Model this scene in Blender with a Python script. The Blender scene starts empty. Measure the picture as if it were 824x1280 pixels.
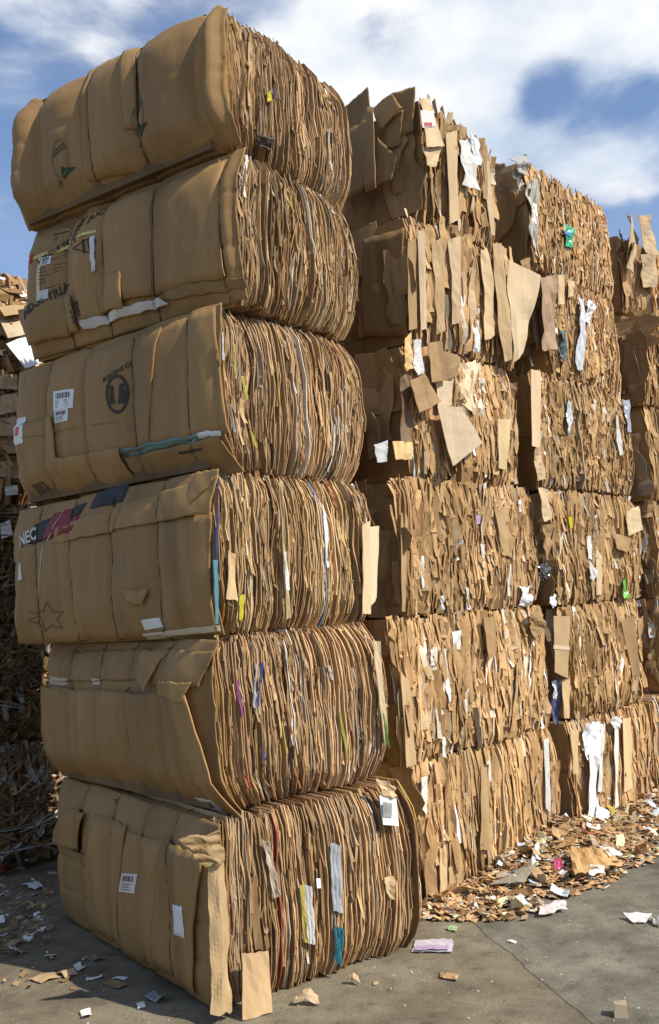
import bpy, math, random
from mathutils.bvhtree import BVHTree
from mathutils import Vector, Matrix, noise as mnoise

# ------------------------------------------------------------------ camera
sc = bpy.context.scene
PW, PH = 824, 1280
CF, PIT, YAW, ROL = 1177.4, .0986, .8346, -.0566
O = Vector((-2.917, -3.345, 1.717))
Fw = Vector((math.sin(YAW)*math.cos(PIT), math.cos(YAW)*math.cos(PIT), math.sin(PIT)))
Rt = Vector((math.cos(YAW), -math.sin(YAW), 0)); Up = Rt.cross(Fw)
_c, _s = math.cos(ROL), math.sin(ROL)
R2 = Rt*_c+Up*_s; U2 = Up*_c-Rt*_s
cd = bpy.data.cameras.new('camera'); cam = bpy.data.objects.new('camera', cd)
sc.collection.objects.link(cam)
M = Matrix((R2, U2, -Fw)).transposed().to_4x4(); M.translation = O
cam.matrix_world = M
cd.sensor_fit = 'VERTICAL'; cd.sensor_height = 36; cd.lens = CF/PH*36
cd.clip_end = 3000; cd.clip_start = .05
sc.camera = cam
def ray(px, py): return (Fw+R2*((px-PW/2)/CF)-U2*((py-PH/2)/CF)).normalized()
def gnd(px, py, z=0.0):
    d = ray(px, py); return O+d*((z-O.z)/d.z)

# ------------------------------------------------------------------ world, sun
SUN_DX, SUN_EL = .20, math.radians(42)
sv = Vector((SUN_DX, -1, 0)).normalized()*math.cos(SUN_EL)+Vector((0, 0, math.sin(SUN_EL)))   # towards the sun
w = bpy.data.worlds.new('World'); sc.world = w; w.use_nodes = True
nt = w.node_tree; nt.nodes.clear()
N = lambda t: nt.nodes.new(t)
out = N('ShaderNodeOutputWorld'); sky = N('ShaderNodeTexSky'); sky.sky_type = 'NISHITA'; sky.sun_disc = False
sky.sun_elevation = SUN_EL; sky.sun_rotation = math.atan2(sv.x, sv.y)
sky.air_density = 1.0; sky.dust_density = .3; sky.ozone_density = 6.0
bg = N('ShaderNodeBackground'); bg.inputs[1].default_value = .15
nt.links.new(sky.outputs[0], bg.inputs[0])
tc = N('ShaderNodeTexCoord')
mp = N('ShaderNodeMapping'); mp.inputs['Scale'].default_value = (1, 1, 1.9); mp.inputs['Rotation'].default_value = (0, .15, .3)
nt.links.new(tc.outputs['Generated'], mp.inputs[0])
n1 = N('ShaderNodeTexNoise'); n1.inputs['Scale'].default_value = 5.0; n1.inputs['Detail'].default_value = 10; n1.inputs['Roughness'].default_value = .55
n1.inputs['Distortion'].default_value = .25
nt.links.new(mp.outputs[0], n1.inputs['Vector'])
acc = n1.outputs[0]
# cloud banks: (pixel direction, angular radius, weight)
for (px, py, rad, wt) in [(560, 150, 6, .18), (690, 130, 7, .30), (800, 130, 6, .34), (750, 5, 5, .24), (600, 5, 5, .20), (430, 30, 6, .10), (90, 10, 8, .08),
                          (512, 80, 3.6, -.34), (400, 50, 6, .12), (470, 140, 5, .14), (40, 30, 6, .10), (745, 76, 4.2, -.40), (650, 86, 3.2, -.22), (790, 235, 8, -.26), (350, 10, 3, -.02), (200, 60, 7, -.04), (5, 330, 7, -.12), (0, 200, 5, .05), (40, 90, 5, -.05)]:
    dp = N('ShaderNodeVectorMath'); dp.operation = 'DOT_PRODUCT'; dp.inputs[1].default_value = ray(px, py)
    nrm = N('ShaderNodeVectorMath'); nrm.operation = 'NORMALIZE'; nt.links.new(tc.outputs['Generated'], nrm.inputs[0])
    nt.links.new(nrm.outputs[0], dp.inputs[0])
    mr = N('ShaderNodeMapRange'); mr.interpolation_type = 'SMOOTHSTEP'
    mr.inputs[1].default_value = math.cos(math.radians(rad*1.25)); mr.inputs[2].default_value = math.cos(math.radians(rad*.15))
    mr.inputs[3].default_value = 0; mr.inputs[4].default_value = wt
    nt.links.new(dp.outputs['Value'], mr.inputs[0])
    ad = N('ShaderNodeMath'); ad.operation = 'ADD'; nt.links.new(acc, ad.inputs[0]); nt.links.new(mr.outputs[0], ad.inputs[1]); acc = ad.outputs[0]
cr = N('ShaderNodeMapRange'); cr.interpolation_type = 'SMOOTHSTEP'
cr.inputs[1].default_value = .50; cr.inputs[2].default_value = .74; cr.inputs[3].default_value = .12; cr.inputs[4].default_value = .96
nt.links.new(acc, cr.inputs[0])
n2 = N('ShaderNodeTexNoise'); n2.inputs['Scale'].default_value = 5; n2.inputs['Detail'].default_value = 5
nt.links.new(mp.outputs[0], n2.inputs['Vector'])
cc = N('ShaderNodeValToRGB'); cc.color_ramp.elements[0].position = .38; cc.color_ramp.elements[0].color = (.56, .66, .80, 1)
cc.color_ramp.elements[1].position = .58; cc.color_ramp.elements[1].color = (.95, .96, .98, 1)
nt.links.new(n2.outputs[0], cc.inputs[0])
bc = N('ShaderNodeBackground'); bc.inputs[1].default_value = 1.0; nt.links.new(cc.outputs[0], bc.inputs[0])
mx = N('ShaderNodeMixShader'); nt.links.new(cr.outputs[0], mx.inputs[0]); nt.links.new(bg.outputs[0], mx.inputs[1]); nt.links.new(bc.outputs[0], mx.inputs[2])
nt.links.new(mx.outputs[0], out.inputs[0])
sl = bpy.data.lights.new('sun', 'SUN'); sl.energy = 5.0; sl.angle = math.radians(.55); sl.color = (1, .93, .80)
so = bpy.data.objects.new('sun', sl); sc.collection.objects.link(so); so.rotation_euler = sv.to_track_quat('Z', 'Y').to_euler(); so.location = (0, -8, 8)
vs = sc.view_settings; vs.view_transform = 'Standard'; vs.look = 'None'; vs.gamma = 1; vs.exposure = 0.12; vs.use_curve_mapping = False

# ------------------------------------------------------------------ materials
def material(name, rough=.9, fine=(160, 38), color=None, attr=True, var=.22, bump=.25, grain=(1, 1, 1), spec=.2, stain=.35, trans=0):
    m = bpy.data.materials.new(name); m.use_nodes = True; t = m.node_tree; p = t.nodes['Principled BSDF']
    p.inputs['Roughness'].default_value = rough; p.inputs['Specular IOR Level'].default_value = spec
    tcn = t.nodes.new('ShaderNodeTexCoord'); mp = t.nodes.new('ShaderNodeMapping'); mp.inputs['Scale'].default_value = grain
    t.links.new(tcn.outputs['Object'], mp.inputs[0])
    if attr:
        a = t.nodes.new('ShaderNodeAttribute'); a.attribute_name = 'col'; src = a.outputs['Color']
    else:
        a = t.nodes.new('ShaderNodeRGB'); a.outputs[0].default_value = (*color, 1); src = a.outputs[0]
    def mul(src, sc_, det, lo, hi, a0, a1):
        n = t.nodes.new('ShaderNodeTexNoise'); n.inputs['Scale'].default_value = sc_; n.inputs['Detail'].default_value = det
        t.links.new(mp.outputs[0], n.inputs['Vector'])
        r = t.nodes.new('ShaderNodeMapRange'); r.inputs[1].default_value = lo; r.inputs[2].default_value = hi; r.inputs[3].default_value = a0; r.inputs[4].default_value = a1
        t.links.new(n.outputs[0], r.inputs[0])
        v = t.nodes.new('ShaderNodeVectorMath'); v.operation = 'SCALE'; t.links.new(src, v.inputs[0]); t.links.new(r.outputs[0], v.inputs['Scale'])
        return v.outputs[0], n
    src, _ = mul(src, 2.3, 5, .3, .7, 1-var, 1+var)
    src, _ = mul(src, 17, 6, .3, .7, 1-var*.6, 1+var*.6)
    src, _ = mul(src, 5.5, 8, .28, .44, 1-stain, 1)
    src, nf = mul(src, fine[0], 3, .3, .7, 1-var*.4, 1+var*.4)
    t.links.new(src, p.inputs['Base Color'])
    b1 = t.nodes.new('ShaderNodeBump'); b1.inputs['Strength'].default_value = bump; b1.inputs['Distance'].default_value = .004
    nb = t.nodes.new('ShaderNodeTexNoise'); nb.inputs['Scale'].default_value = fine[1]; nb.inputs['Detail'].default_value = 6
    t.links.new(mp.outputs[0], nb.inputs['Vector']); t.links.new(nb.outputs[0], b1.inputs['Height']); t.links.new(b1.outputs[0], p.inputs['Normal'])
    return m
MC = material('cardboard_edges', grain=(1, 1, .35))
MP = material('cardboard_panel', rough=.62, spec=.3, fine=(90, 16), grain=(1, 1, .10), var=.15, bump=.22, stain=.28)
MW = material('paper_label', attr=True, rough=.6, var=.07, stain=.08, bump=.2)
MF = material('plastic_film', attr=True, rough=.22, var=.10, spec=.6, stain=.15, bump=.6)
MI = material('printing_ink', attr=True, rough=.7, var=.25, stain=.5, bump=.1)
MWI = material('baling_wire', attr=False, color=(.035, .03, .028), rough=.45, spec=.5)

KR = (.300, .176, .068)
def kraft(r):
    x = r.random()
    if x < .30: c = (.57, .405, .235)
    elif x < .66: c = (.43, .285, .15)
    elif x < .86: c = (.28, .178, .098)
    elif x < .962: c = (.40, .325, .24)
    elif x < .984: c = (.70, .65, .56)
    elif x < .989: c = (.52, .42, .10)
    elif x < .992: c = (.10, .20, .34)
    elif x < .996: c = (.38, .10, .07)
    else: c = (.12, .10, .09)
    k = r.uniform(.72, 1.06); return (min(.85, c[0]*k), c[1]*k*.92, c[2]*k*.82)
def kraft_plain(r):
    x = r.random()
    if x < .46: c = (.54, .37, .195)
    elif x < .78: c = (.45, .295, .15)
    elif x < .90: c = (.33, .205, .105)
    elif x < .97: c = (.48, .38, .26)
    else: c = (.68, .62, .52)
    k = r.uniform(.78, 1.0); return (min(.85, c[0]*k), c[1]*k*.92, c[2]*k*.82)
def tint(c, k): return tuple(min(.85, v*k) for v in c)

class MB:
    def __init__(s): s.v = []; s.f = []; s.c = []; s.side = set()
    def quad(s, a, b, c, d, col): s.f.append((a, b, c, d)); s.c.append(col)
    def shell(s, P, col, th, nrm=None, ecol=None):
        """closed slab from a grid P[i][j] of Vectors, thickness th along its normal"""
        n, m = len(P), len(P[0]); base = len(s.v)
        if nrm is None:
            Nn = []
            for i in range(n):
                row = []
                for j in range(m):
                    a = P[min(i+1, n-1)][j]-P[max(i-1, 0)][j]; b = P[i][min(j+1, m-1)]-P[i][max(j-1, 0)]
                    q = a.cross(b); row.append(q.normalized() if q.length > 1e-12 else Vector((0, 0, 1)))
                Nn.append(row)
        for i in range(n):
            for j in range(m): s.v.append(tuple(P[i][j]))
        for i in range(n):
            for j in range(m): s.v.append(tuple(P[i][j]-(nrm if nrm is not None else Nn[i][j])*th))
        I = lambda i, j, k=0: base+k*n*m+i*m+j
        ec = ecol or tint(col, 1.1)
        for i in range(n-1):
            for j in range(m-1):
                s.quad(I(i, j), I(i+1, j), I(i+1, j+1), I(i, j+1), col)
                s.quad(I(i, j, 1), I(i, j+1, 1), I(i+1, j+1, 1), I(i+1, j, 1), col)
        f0 = len(s.f)
        for i in range(n-1):
            s.quad(I(i, 0), I(i, 0, 1), I(i+1, 0, 1), I(i+1, 0), ec); s.quad(I(i, m-1), I(i+1, m-1), I(i+1, m-1, 1), I(i, m-1, 1), ec)
        for j in range(m-1):
            s.quad(I(0, j), I(0, j+1), I(0, j+1, 1), I(0, j, 1), ec); s.quad(I(n-1, j), I(n-1, j, 1), I(n-1, j+1, 1), I(n-1, j+1), ec)
        s.side.update(range(f0, len(s.f)))
    def tube(s, pts, r, col, n=5):
        b = len(s.v)
        for k, p in enumerate(pts):
            t = (pts[min(k+1, len(pts)-1)]-pts[max(k-1, 0)]).normalized(); a = t.orthogonal().normalized(); c = t.cross(a)
            for q in range(n): s.v.append(tuple(p+a*r*math.cos(6.283*q/n)+c*r*math.sin(6.283*q/n)))
        for k in range(len(pts)-1):
            for q in range(n): s.quad(b+k*n+q, b+k*n+(q+1) % n, b+(k+1)*n+(q+1) % n, b+(k+1)*n+q, col)
    def box(s, lo, hi, col):
        b = len(s.v)
        for z in (lo[2], hi[2]):
            for x, y in ((lo[0], lo[1]), (hi[0], lo[1]), (hi[0], hi[1]), (lo[0], hi[1])): s.v.append((x, y, z))
        for f in ((0, 3, 2, 1), (4, 5, 6, 7), (0, 1, 5, 4), (1, 2, 6, 5), (2, 3, 7, 6), (3, 0, 4, 7)): s.quad(*[b+i for i in f], col)
    def build(s, name, mat, parent=None, off=Vector((0, 0, 0)), smooth=False):
        me = bpy.data.meshes.new(name)
        vv = [(a-off.x, b-off.y, c-off.z) for a, b, c in s.v]
        me.from_pydata(vv, [], s.f); me.update()
        at = me.attributes.new('col', 'FLOAT_COLOR', 'FACE')
        flat = []
        for c in s.c: flat.extend((c[0], c[1], c[2], 1))
        at.data.foreach_set('color', flat)
        if smooth: me.polygons.foreach_set('use_smooth', [q not in s.side for q in range(len(me.polygons))])
        me.materials.append(mat)
        o = bpy.data.objects.new(name, me); sc.collection.objects.link(o)
        if parent: o.parent = parent
        return o
def tag(o, label, cat, group=None, kind=None):
    if label: o['label'] = label
    if cat: o['category'] = cat
    if group: o['group'] = group
    if kind: o['kind'] = kind
    return o
class SN:
    """smooth 1-D / 2-D noise from a few sines"""
    def __init__(s, r, f, n=4):
        s.t = [(r.uniform(.4, 1.3)*f*(1.7**k), r.uniform(.4, 1.3)*f*(1.7**k)*r.choice((-1, 1)), r.uniform(0, 6.28), .62**k) for k in range(n)]
        s.n = sum(t[3] for t in s.t)
    def __call__(s, a, b=0.0): return sum(t[3]*math.sin(t[0]*a+t[1]*b+t[2]) for t in s.t)/s.n*1.4

# ------------------------------------------------------------------ ground
def ground():
    m = bpy.data.materials.new('yard_concrete'); m.use_nodes = True; t = m.node_tree; p = t.nodes['Principled BSDF']; L = t.links.new
    p.inputs['Roughness'].default_value = .85; p.inputs['Specular IOR Level'].default_value = .25
    tcn = t.nodes.new('ShaderNodeTexCoord')
    def noise(s, d, ro=.6):
        n = t.nodes.new('ShaderNodeTexNoise'); n.inputs['Scale'].default_value = s; n.inputs['Detail'].default_value = d; n.inputs['Roughness'].default_value = ro
        L(tcn.outputs['Object'], n.inputs['Vector']); return n
    def ramp(src, *els):
        r = t.nodes.new('ShaderNodeValToRGB'); e = r.color_ramp.elements
        e[0].position, e[0].color = els[0][0], (*els[0][1], 1); e[1].position, e[1].color = els[-1][0], (*els[-1][1], 1)
        for q in els[1:-1]:
            k = e.new(q[0]); k.color = (*q[1], 1)
        L(src, r.inputs[0]); return r
    a = ramp(noise(2.2, 9, .68).outputs[0], (.30, (.10, .082, .052)), (.5, (.19, .159, .106)), (.70, (.27, .23, .16)))
    b = ramp(noise(3.1, 9, .7).outputs[0], (.30, (.10, .091, .066)), (.5, (.178, .163, .124)), (.70, (.26, .24, .186)))
    # slab joint: left of the line is brown concrete, right of it grey
    g0, g1 = gnd(640, 1195), gnd(745, 1285); dr = (g1-g0); dr.z = 0; dr.normalize(); nn = Vector((dr.y, -dr.x, 0))
    dp = t.nodes.new('ShaderNodeVectorMath'); dp.operation = 'DOT_PRODUCT'; dp.inputs[1].default_value = nn; L(tcn.outputs['Object'], dp.inputs[0])
    wn = noise(5, 4); wm = t.nodes.new('ShaderNodeMath'); wm.operation = 'MULTIPLY_ADD'; wm.inputs[1].default_value = .07; wm.inputs[2].default_value = -g0.dot(nn)-.035; L(wn.outputs[0], wm.inputs[0])
    ds = t.nodes.new('ShaderNodeMath'); ds.operation = 'ADD'; L(dp.outputs['Value'], ds.inputs[0]); L(wm.outputs[0], ds.inputs[1])
    mr = t.nodes.new('ShaderNodeMapRange'); mr.inputs[1].default_value = -.02; mr.inputs[2].default_value = .02; L(ds.outputs[0], mr.inputs[0])
    mix = t.nodes.new('ShaderNodeMix'); mix.data_type = 'RGBA'; L(mr.outputs[0], mix.inputs[0])
    # which side is right: the point (700,1150) of the picture
    flip = (gnd(760, 1180)-g0).dot(nn) > 0
    L((a if flip else b).outputs[0], mix.inputs[6]); L((b if flip else a).outputs[0], mix.inputs[7])
    ab = t.nodes.new('ShaderNodeMath'); ab.operation = 'ABSOLUTE'; L(ds.outputs[0], ab.inputs[0])
    ck = t.nodes.new('ShaderNodeMapRange'); ck.inputs[1].default_value = .002; ck.inputs[2].default_value = .007; ck.inputs[3].default_value = .45; L(ab.outputs[0], ck.inputs[0])
    sp = t.nodes.new('ShaderNodeMapRange'); sp.inputs[1].default_value = .60; sp.inputs[2].default_value = .70; sp.inputs[3].default_value = 1; sp.inputs[4].default_value = 1.7; L(noise(34, 5, .7).outputs[0], sp.inputs[0])
    dk = t.nodes.new('ShaderNodeMapRange'); dk.inputs[1].default_value = .32; dk.inputs[2].default_value = .46; dk.inputs[3].default_value = .6; dk.inputs[4].default_value = 1; L(noise(9, 8, .75).outputs[0], dk.inputs[0])
    src = mix.outputs[2]
    gr = t.nodes.new('ShaderNodeMapRange'); gr.inputs[1].default_value = .3; gr.inputs[2].default_value = .7; gr.inputs[3].default_value = .72; gr.inputs[4].default_value = 1.28; L(noise(90, 6, .75).outputs[0], gr.inputs[0])
    st = t.nodes.new('ShaderNodeMapRange'); st.inputs[1].default_value = .36; st.inputs[2].default_value = .52; st.inputs[3].default_value = .62; st.inputs[4].default_value = 1.05; L(noise(1.3, 6, .62).outputs[0], st.inputs[0])
    for f in (ck, sp, dk, gr, st):
        v = t.nodes.new('ShaderNodeVectorMath'); v.operation = 'SCALE'; L(src, v.inputs[0]); L(f.outputs[0], v.inputs['Scale']); src = v.outputs[0]
    L(src, p.inputs['Base Color'])
    bu = t.nodes.new('ShaderNodeBump'); bu.inputs['Strength'].default_value = .45; bu.inputs['Distance'].default_value = .01; L(noise(60, 8, .7).outputs[0], bu.inputs['Height']); L(bu.outputs[0], p.inputs['Normal'])
    g = MB(); g.v = [(-600, -600, 0), (600, -600, 0), (600, 600, 0), (-600, 600, 0)]; g.quad(0, 1, 2, 3, (.1, .1, .1))
    tag(g.build('ground', m), None, None, kind='structure')
ground()

# ------------------------------------------------------------------ bales
class Bale:
    def __init__(s, label, x, y, yaw, W, L, z0, H, seed, ty=0, tx=0, bow=(.05, .07), rbow=.05, grooves=(.2, .4, .6, .8), amp=.03, group=None, lean=0, drop=0, yr=.075, tz=.22):
        s.W, s.L, s.H, s.seed = W, L, H, seed; s.r = random.Random(seed); s.bow = bow; s.rbow = rbow; s.amp = amp; s.lean = lean; s.drop = drop; s.yr = yr; s.tz = tz; s.dent = .016 if amp > .03 else .004
        s.g = [0]+[q*L for q in grooves]+[L]
        s.off = Vector((W/2, L/2, 0))
        s.root = bpy.data.objects.new('cardboard_bale', None); sc.collection.objects.link(s.root); s.root.empty_display_size = .2
        s.root.rotation_mode = 'XYZ'
        T = Matrix.Translation((x, y, z0)) @ Matrix.Rotation(yaw, 4, 'Z') @ Matrix.Rotation(ty, 4, 'X') @ Matrix.Rotation(-tx, 4, 'Y')
        s.T = T; s.Ti = T.inverted()
        s.root.matrix_world = T @ Matrix.Translation(s.off)
        tag(s.root, label, 'bale', group)
        s.cr = [(s.r.uniform(.12, .88)*H, s.r.uniform(-.06, .06), s.r.uniform(.5, 1)) for _ in range(3)]; s.sm = SN(s.r, 3.0); s.sm2 = SN(s.r, 9.0)
        s.bt = (s.r.uniform(.86, 1.1), s.r.uniform(.97, 1.02), s.r.uniform(.9, 1.1)); s.skins = []; s.bv = None; s.bvn = -1
        s.lz = [s.r.uniform(.55, 1.25) for _ in s.g]
    def lobe(s, y):
        for k in range(len(s.g)-1):
            if y <= s.g[k+1] or k == len(s.g)-2:
                u = min(1, max(0, (y-s.g[k])/(s.g[k+1]-s.g[k]))); return math.sin(1.5708*min(1, u/.62))**.8*(1-u**9)*s.lz[k]
    def ztop(s, y, d): return s.H*(1)+(s.lobe(y)-.8)*s.amp*s.tz*math.exp(-d/.5)-s.drop*d/s.W
    def X(s, d, y, z):
        t = max(-1, min(1, 2*z/s.H-1)); u = d/s.W
        fc = .4*abs(t)**2.6+.6*max(0, (abs(t)-.58)/.42)**1.25
        b = (s.bow[1] if t > 0 else s.bow[0])*fc*(1-u)**1.3-s.rbow*abs(t)**2.4*u**1.3
        return d+b+s.dent*sum(math.exp(-abs(y-q)/.016) for q in s.g[1:-1])*math.exp(-d/.12)+s.lean*z-s.amp*s.lobe(y)*(1-abs(t)**4)*math.exp(-d/.3)+.007*s.sm(y*1.3, z*2+d*2)*math.exp(-d/.6)
    def YF(s, d, z):
        t = max(-1, min(1, 2*z/s.H-1)); u = 2*d/s.W-1
        return s.yr*abs(t)**5-.025*(1-u*u)+.012*s.sm(d*3, z*2.5)
    def sheets(s, n=180, xw=.0032, yw=.008, split=.72, nz=11, name='stacked_sheets', pal=kraft, th=(.5, 1.0), gy=.014):
        r = s.r; b = MB(); pitch = s.W/n; left = 0
        for i in range(n):
            if left <= 0:
                left = r.randint(3, 16); go = r.gauss(0, gy); gx = SN(r, 4, 3); gcol = r.uniform(.88, 1.12); gap = r.random() < .35
            left -= 1
            d = pitch*(i+.5); cuts = [0, 1]
            while r.random() < split and len(cuts) < 5: cuts.append(r.uniform(.08, .92))
            cuts.sort()
            nx = SN(r, 7, 3); ny_ = SN(r, 8, 3); yb = go+r.gauss(0, yw)+(.05 if gap and left == 0 else 0); fray = r.uniform(.2, 1.0)
            for k in range(len(cuts)-1):
                h0 = cuts[k]*s.H; h1 = cuts[k+1]*s.H
                if k == 0: h0 = r.uniform(-.004, .03)
                if k == len(cuts)-2: h1 = s.H-r.uniform(-.012, .028)
                if h1-h0 < .05: continue
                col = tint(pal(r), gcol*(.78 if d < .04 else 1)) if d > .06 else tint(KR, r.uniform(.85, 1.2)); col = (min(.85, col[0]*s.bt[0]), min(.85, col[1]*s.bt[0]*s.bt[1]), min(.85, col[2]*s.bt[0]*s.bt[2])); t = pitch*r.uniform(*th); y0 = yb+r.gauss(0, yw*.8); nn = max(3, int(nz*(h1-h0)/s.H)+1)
                if d < .14: ys = [None, .06]+[s.L*q/18 for q in range(2, 18)]+[s.L-r.uniform(0, .03)]
                else: ys = [None, .07, .3, s.L-r.uniform(0, .06)]
                dd = r.uniform(-.35, .35)*pitch; sl = r.gauss(0, .5)*pitch
                P = []
                for q in range(nn+1):
                    fz = q/nn; row = []
                    for yy in ys:
                        f = 1 if yy is None else (.5 if yy == .06 or yy == .07 else 0)
                        yv = s.YF(d, h0+(h1-h0)*fz)+y0+.006*ny_(fz*2.2*s.H) if yy is None else yy
                        if yy is not None and yv <= y0+.03: yv = y0+.055
                        zt = h1+(s.ztop(yv, d)-s.H if k == len(cuts)-2 else 0)
                        z = h0+(zt-h0)*fz
                        row.append(Vector((s.X(d, yv, z)+dd+sl*(fz-.5)*2+xw*(.6*gx(z)+.45*nx(fz*2.5*s.H, d)*fray)*(.4+.6*f), yv, z)))
                    P.append(row)
                b.shell(P, col, t, nrm=Vector((-1, 0, 0)), ecol=tint(col, 1.12))
        o = b.build(name, MC, s.root, s.off)
        # packed inside, so that no light comes through the cracks
        c = MB(); c.box((.03, .12, .02), (s.W-.05, s.L-.05, s.H-.035-s.drop), (.16, .10, .05)); c.build('packed_core', MC, s.root, s.off)
        return o
    def surf(s, y, z):
        """outermost left surface built so far at (y, z)"""
        if s.bv is None or s.bvn != len(s.skins):
            V, F_ = [], []
            for v, f in s.skins:
                n = len(V); V.extend(v); F_.extend([tuple(i+n for i in q) for q in f])
            s.bv = BVHTree.FromPolygons(V, F_); s.bvn = len(s.skins)
        h = s.bv.ray_cast(Vector((-.6, y, z)), Vector((1, 0, 0)))
        return h[0].x if h[0] is not None and h[0].x < .2 else s.X(0, min(max(0, y), s.L), z)-.01
    # ---- points on its left and front faces
    def left(s, px, py, x=-.03):
        o = s.Ti @ O; d = (s.Ti.to_3x3() @ ray(px, py)); p = o+d*((x-o.x)/d.x); return p.y, p.z
    def front(s, px, py, y=-.02):
        o = s.Ti @ O; d = (s.Ti.to_3x3() @ ray(px, py)); p = o+d*((y-o.y)/d.y); return p.x, p.z
    def cover(s, tone=KR, lift=.006, nyy=150, nzz=56, y0=-.03, name='cover_panel'):
        r = s.r; b = MB(); n1_, n2_ = SN(r, 4), SN(r, 14)
        P = []
        for i in range(nyy+1):
            y = y0+(s.L+.01-y0)*i/nyy; row = []
            zt = s.ztop(max(0, y), 0)
            for j in range(nzz+1):
                z = .01+(zt+.002-.01)*j/nzz
                cz = sum(q[2]*math.exp(-abs(z-q[0]-q[1]*y)/.009) for q in s.cr)
                row.append(Vector((s.X(0, max(0, y), z)-lift+.009*cz+.0015*n1_(y, z)+.001*n2_(y, z), y+.008*n2_(z*1.5), z)))
            P.append(row)
        b.shell(P, tone, -.005, nrm=Vector((-1, 0, 0)), ecol=tint(tone, 1.15))
        s.skins.append((list(b.v), list(b.f)))
        return b.build(name, MP, s.root, s.off, smooth=True)
    def patch(s, quad, lift=.015, tone=KR, name='cover_panel', mat=None, px=True, n=(14, 10), th=.005, rough=.004, curl=0, label=None, parent=None):
        """a piece lying on the left face; quad = top-left, top-right, bottom-right, bottom-left (pixels or (y, z))"""
        flat = th <= .002 or name == 'printed_panel'; r = s.r; q = [Vector((*s.left(*a), 0)) if px else Vector((*a, 0)) for a in quad]
        if flat: th = .0012; n = (max(n[0], 6), max(n[1], 6))
        elif abs(q[0].x-q[1].x) > .15: n = (max(n[0], int(abs(q[0].x-q[1].x)/.014)), max(n[1], 12))
        nn = SN(r, 6); n3 = SN(r, 5); b = MB(); P = []
        for i in range(n[0]+1):
            u = i/n[0]; row = []
            for j in range(n[1]+1):
                v = j/n[1]; p = (q[0]*(1-u)+q[1]*u)*(1-v)+(q[3]*(1-u)+q[2]*u)*v
                y, z = p.x, p.y
                e = 1 if rough else 0
                y += e*.003*n3(v*3); z += e*.004*n3(u*4+9)
                zz = min(max(z, .0), s.H)
                if flat: row.append(Vector((s.surf(y, z)-th-.0015, y, z)))
                else: row.append(Vector((s.X(0, min(max(0, y), s.L), zz)-lift+rough*nn(y*2, z*2)-curl*max(0, v-.6)**2*4*lift, y, z)))
            P.append(row)
        b.shell(P, tone, -th, nrm=Vector((-1, 0, 0)), ecol=tint(tone, 1.2))
        s.skins.append((list(b.v), list(b.f)))
        o = b.build(name, mat or MP, parent or s.root, s.off, smooth=(rough > 0))
        if label: o['label'] = label
        return o
    def label_sticker(s, quad, tone=(.72, .71, .68), bars=True, lift=.022):
        o = s.patch(quad, lift, tone, 'shipping_label', MW, n=(3, 4), th=.001, rough=.0)
        if bars:
            q = [Vector((*s.left(*a), 0)) for a in quad]; b = MB(); r = s.r
            def pt(u, v): p = (q[0]*(1-u)+q[1]*u)*(1-v)+(q[3]*(1-u)+q[2]*u)*v; return Vector((s.surf(p.x, p.y)-.0012, p.x, p.y))
            u = .14
            while u < .8:
                wd = r.choice((.02, .035, .05)); b.shell([[pt(u, .12), pt(u, .42)], [pt(u+wd, .12), pt(u+wd, .42)]], (.05, .05, .05), .0004); u += wd+r.choice((.03, .05))
            for v in (.52, .62, .72, .84):
                b.shell([[pt(.12, v), pt(.12, v+.04)], [pt(r.uniform(.5, .9), v), pt(.7, v+.04)]], (.12, .12, .12), .0004)
            b.build('barcode', MI, o, s.off).parent = o
            o.children[0].matrix_parent_inverse = Matrix()
        return o
    def mark(s, polys, col, lift, name='printed_mark', label=None, th=.0006):
        """flat printed shapes given as quads of (y, z)"""
        b = MB()
        for q in polys:
            q = [Vector((*a, 0)) for a in q]; P = []
            for i in range(4):
                u = i/3; row = []
                for j in range(4):
                    v = j/3; p = (q[0]*(1-u)+q[1]*u)*(1-v)+(q[3]*(1-u)+q[2]*u)*v
                    row.append(Vector((s.surf(p.x, p.y)-.0032, p.x, p.y)))
                P.append(row)
            b.shell(P, col, th, nrm=Vector((1, 0, 0)))
        o = b.build(name, MI, s.root, s.off)
        if label: o['label'] = label
        return o
    def text(s, txt, px, py, size, rot, col, lift=.02, sx=1.0, name='printed_letters', flat=None):
        yc, zc = s.left(px, py)
        cu = bpy.data.curves.new('letters', 'FONT'); cu.body = txt; cu.size = size; cu.align_x = 'CENTER'; cu.align_y = 'CENTER'; cu.offset = size*.03
        cu.resolution_u = 2
        to = bpy.data.objects.new('letters', cu); sc.collection.objects.link(to)
        dg = bpy.context.evaluated_depsgraph_get(); me = bpy.data.meshes.new_from_object(to.evaluated_get(dg))
        bpy.data.objects.remove(to); b = MB(); ca, sa = math.cos(rot), math.sin(rot)
        for v in me.vertices:
            tx, tz = v.co.x*sx, v.co.y; a = tx*ca-tz*sa; c = tx*sa+tz*ca; y, z = yc-a, zc+c
            b.v.append((s.surf(y, z)-.0035, y, z))
        for p in me.polygons: b.f.append(tuple(p.vertices)); b.c.append(col)
        o = b.build(name, MI, s.root, s.off); return o
    def ring(s, px, py, ry, rz, wd, col, lift=.02, a0=0, a1=6.2832, n=28, label=None):
        yc, zc = s.left(px, py); qs = []
        for k in range(n):
            a, c = a0+(a1-a0)*k/n, a0+(a1-a0)*(k+1)/n
            f = lambda t, o_: (yc-math.cos(t)*(ry+o_), zc+math.sin(t)*(rz+o_))
            qs.append([f(a, wd/2), f(c, wd/2), f(c, -wd/2), f(a, -wd/2)])
        return s.mark(qs, col, lift, 'printed_emblem', label)
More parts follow.
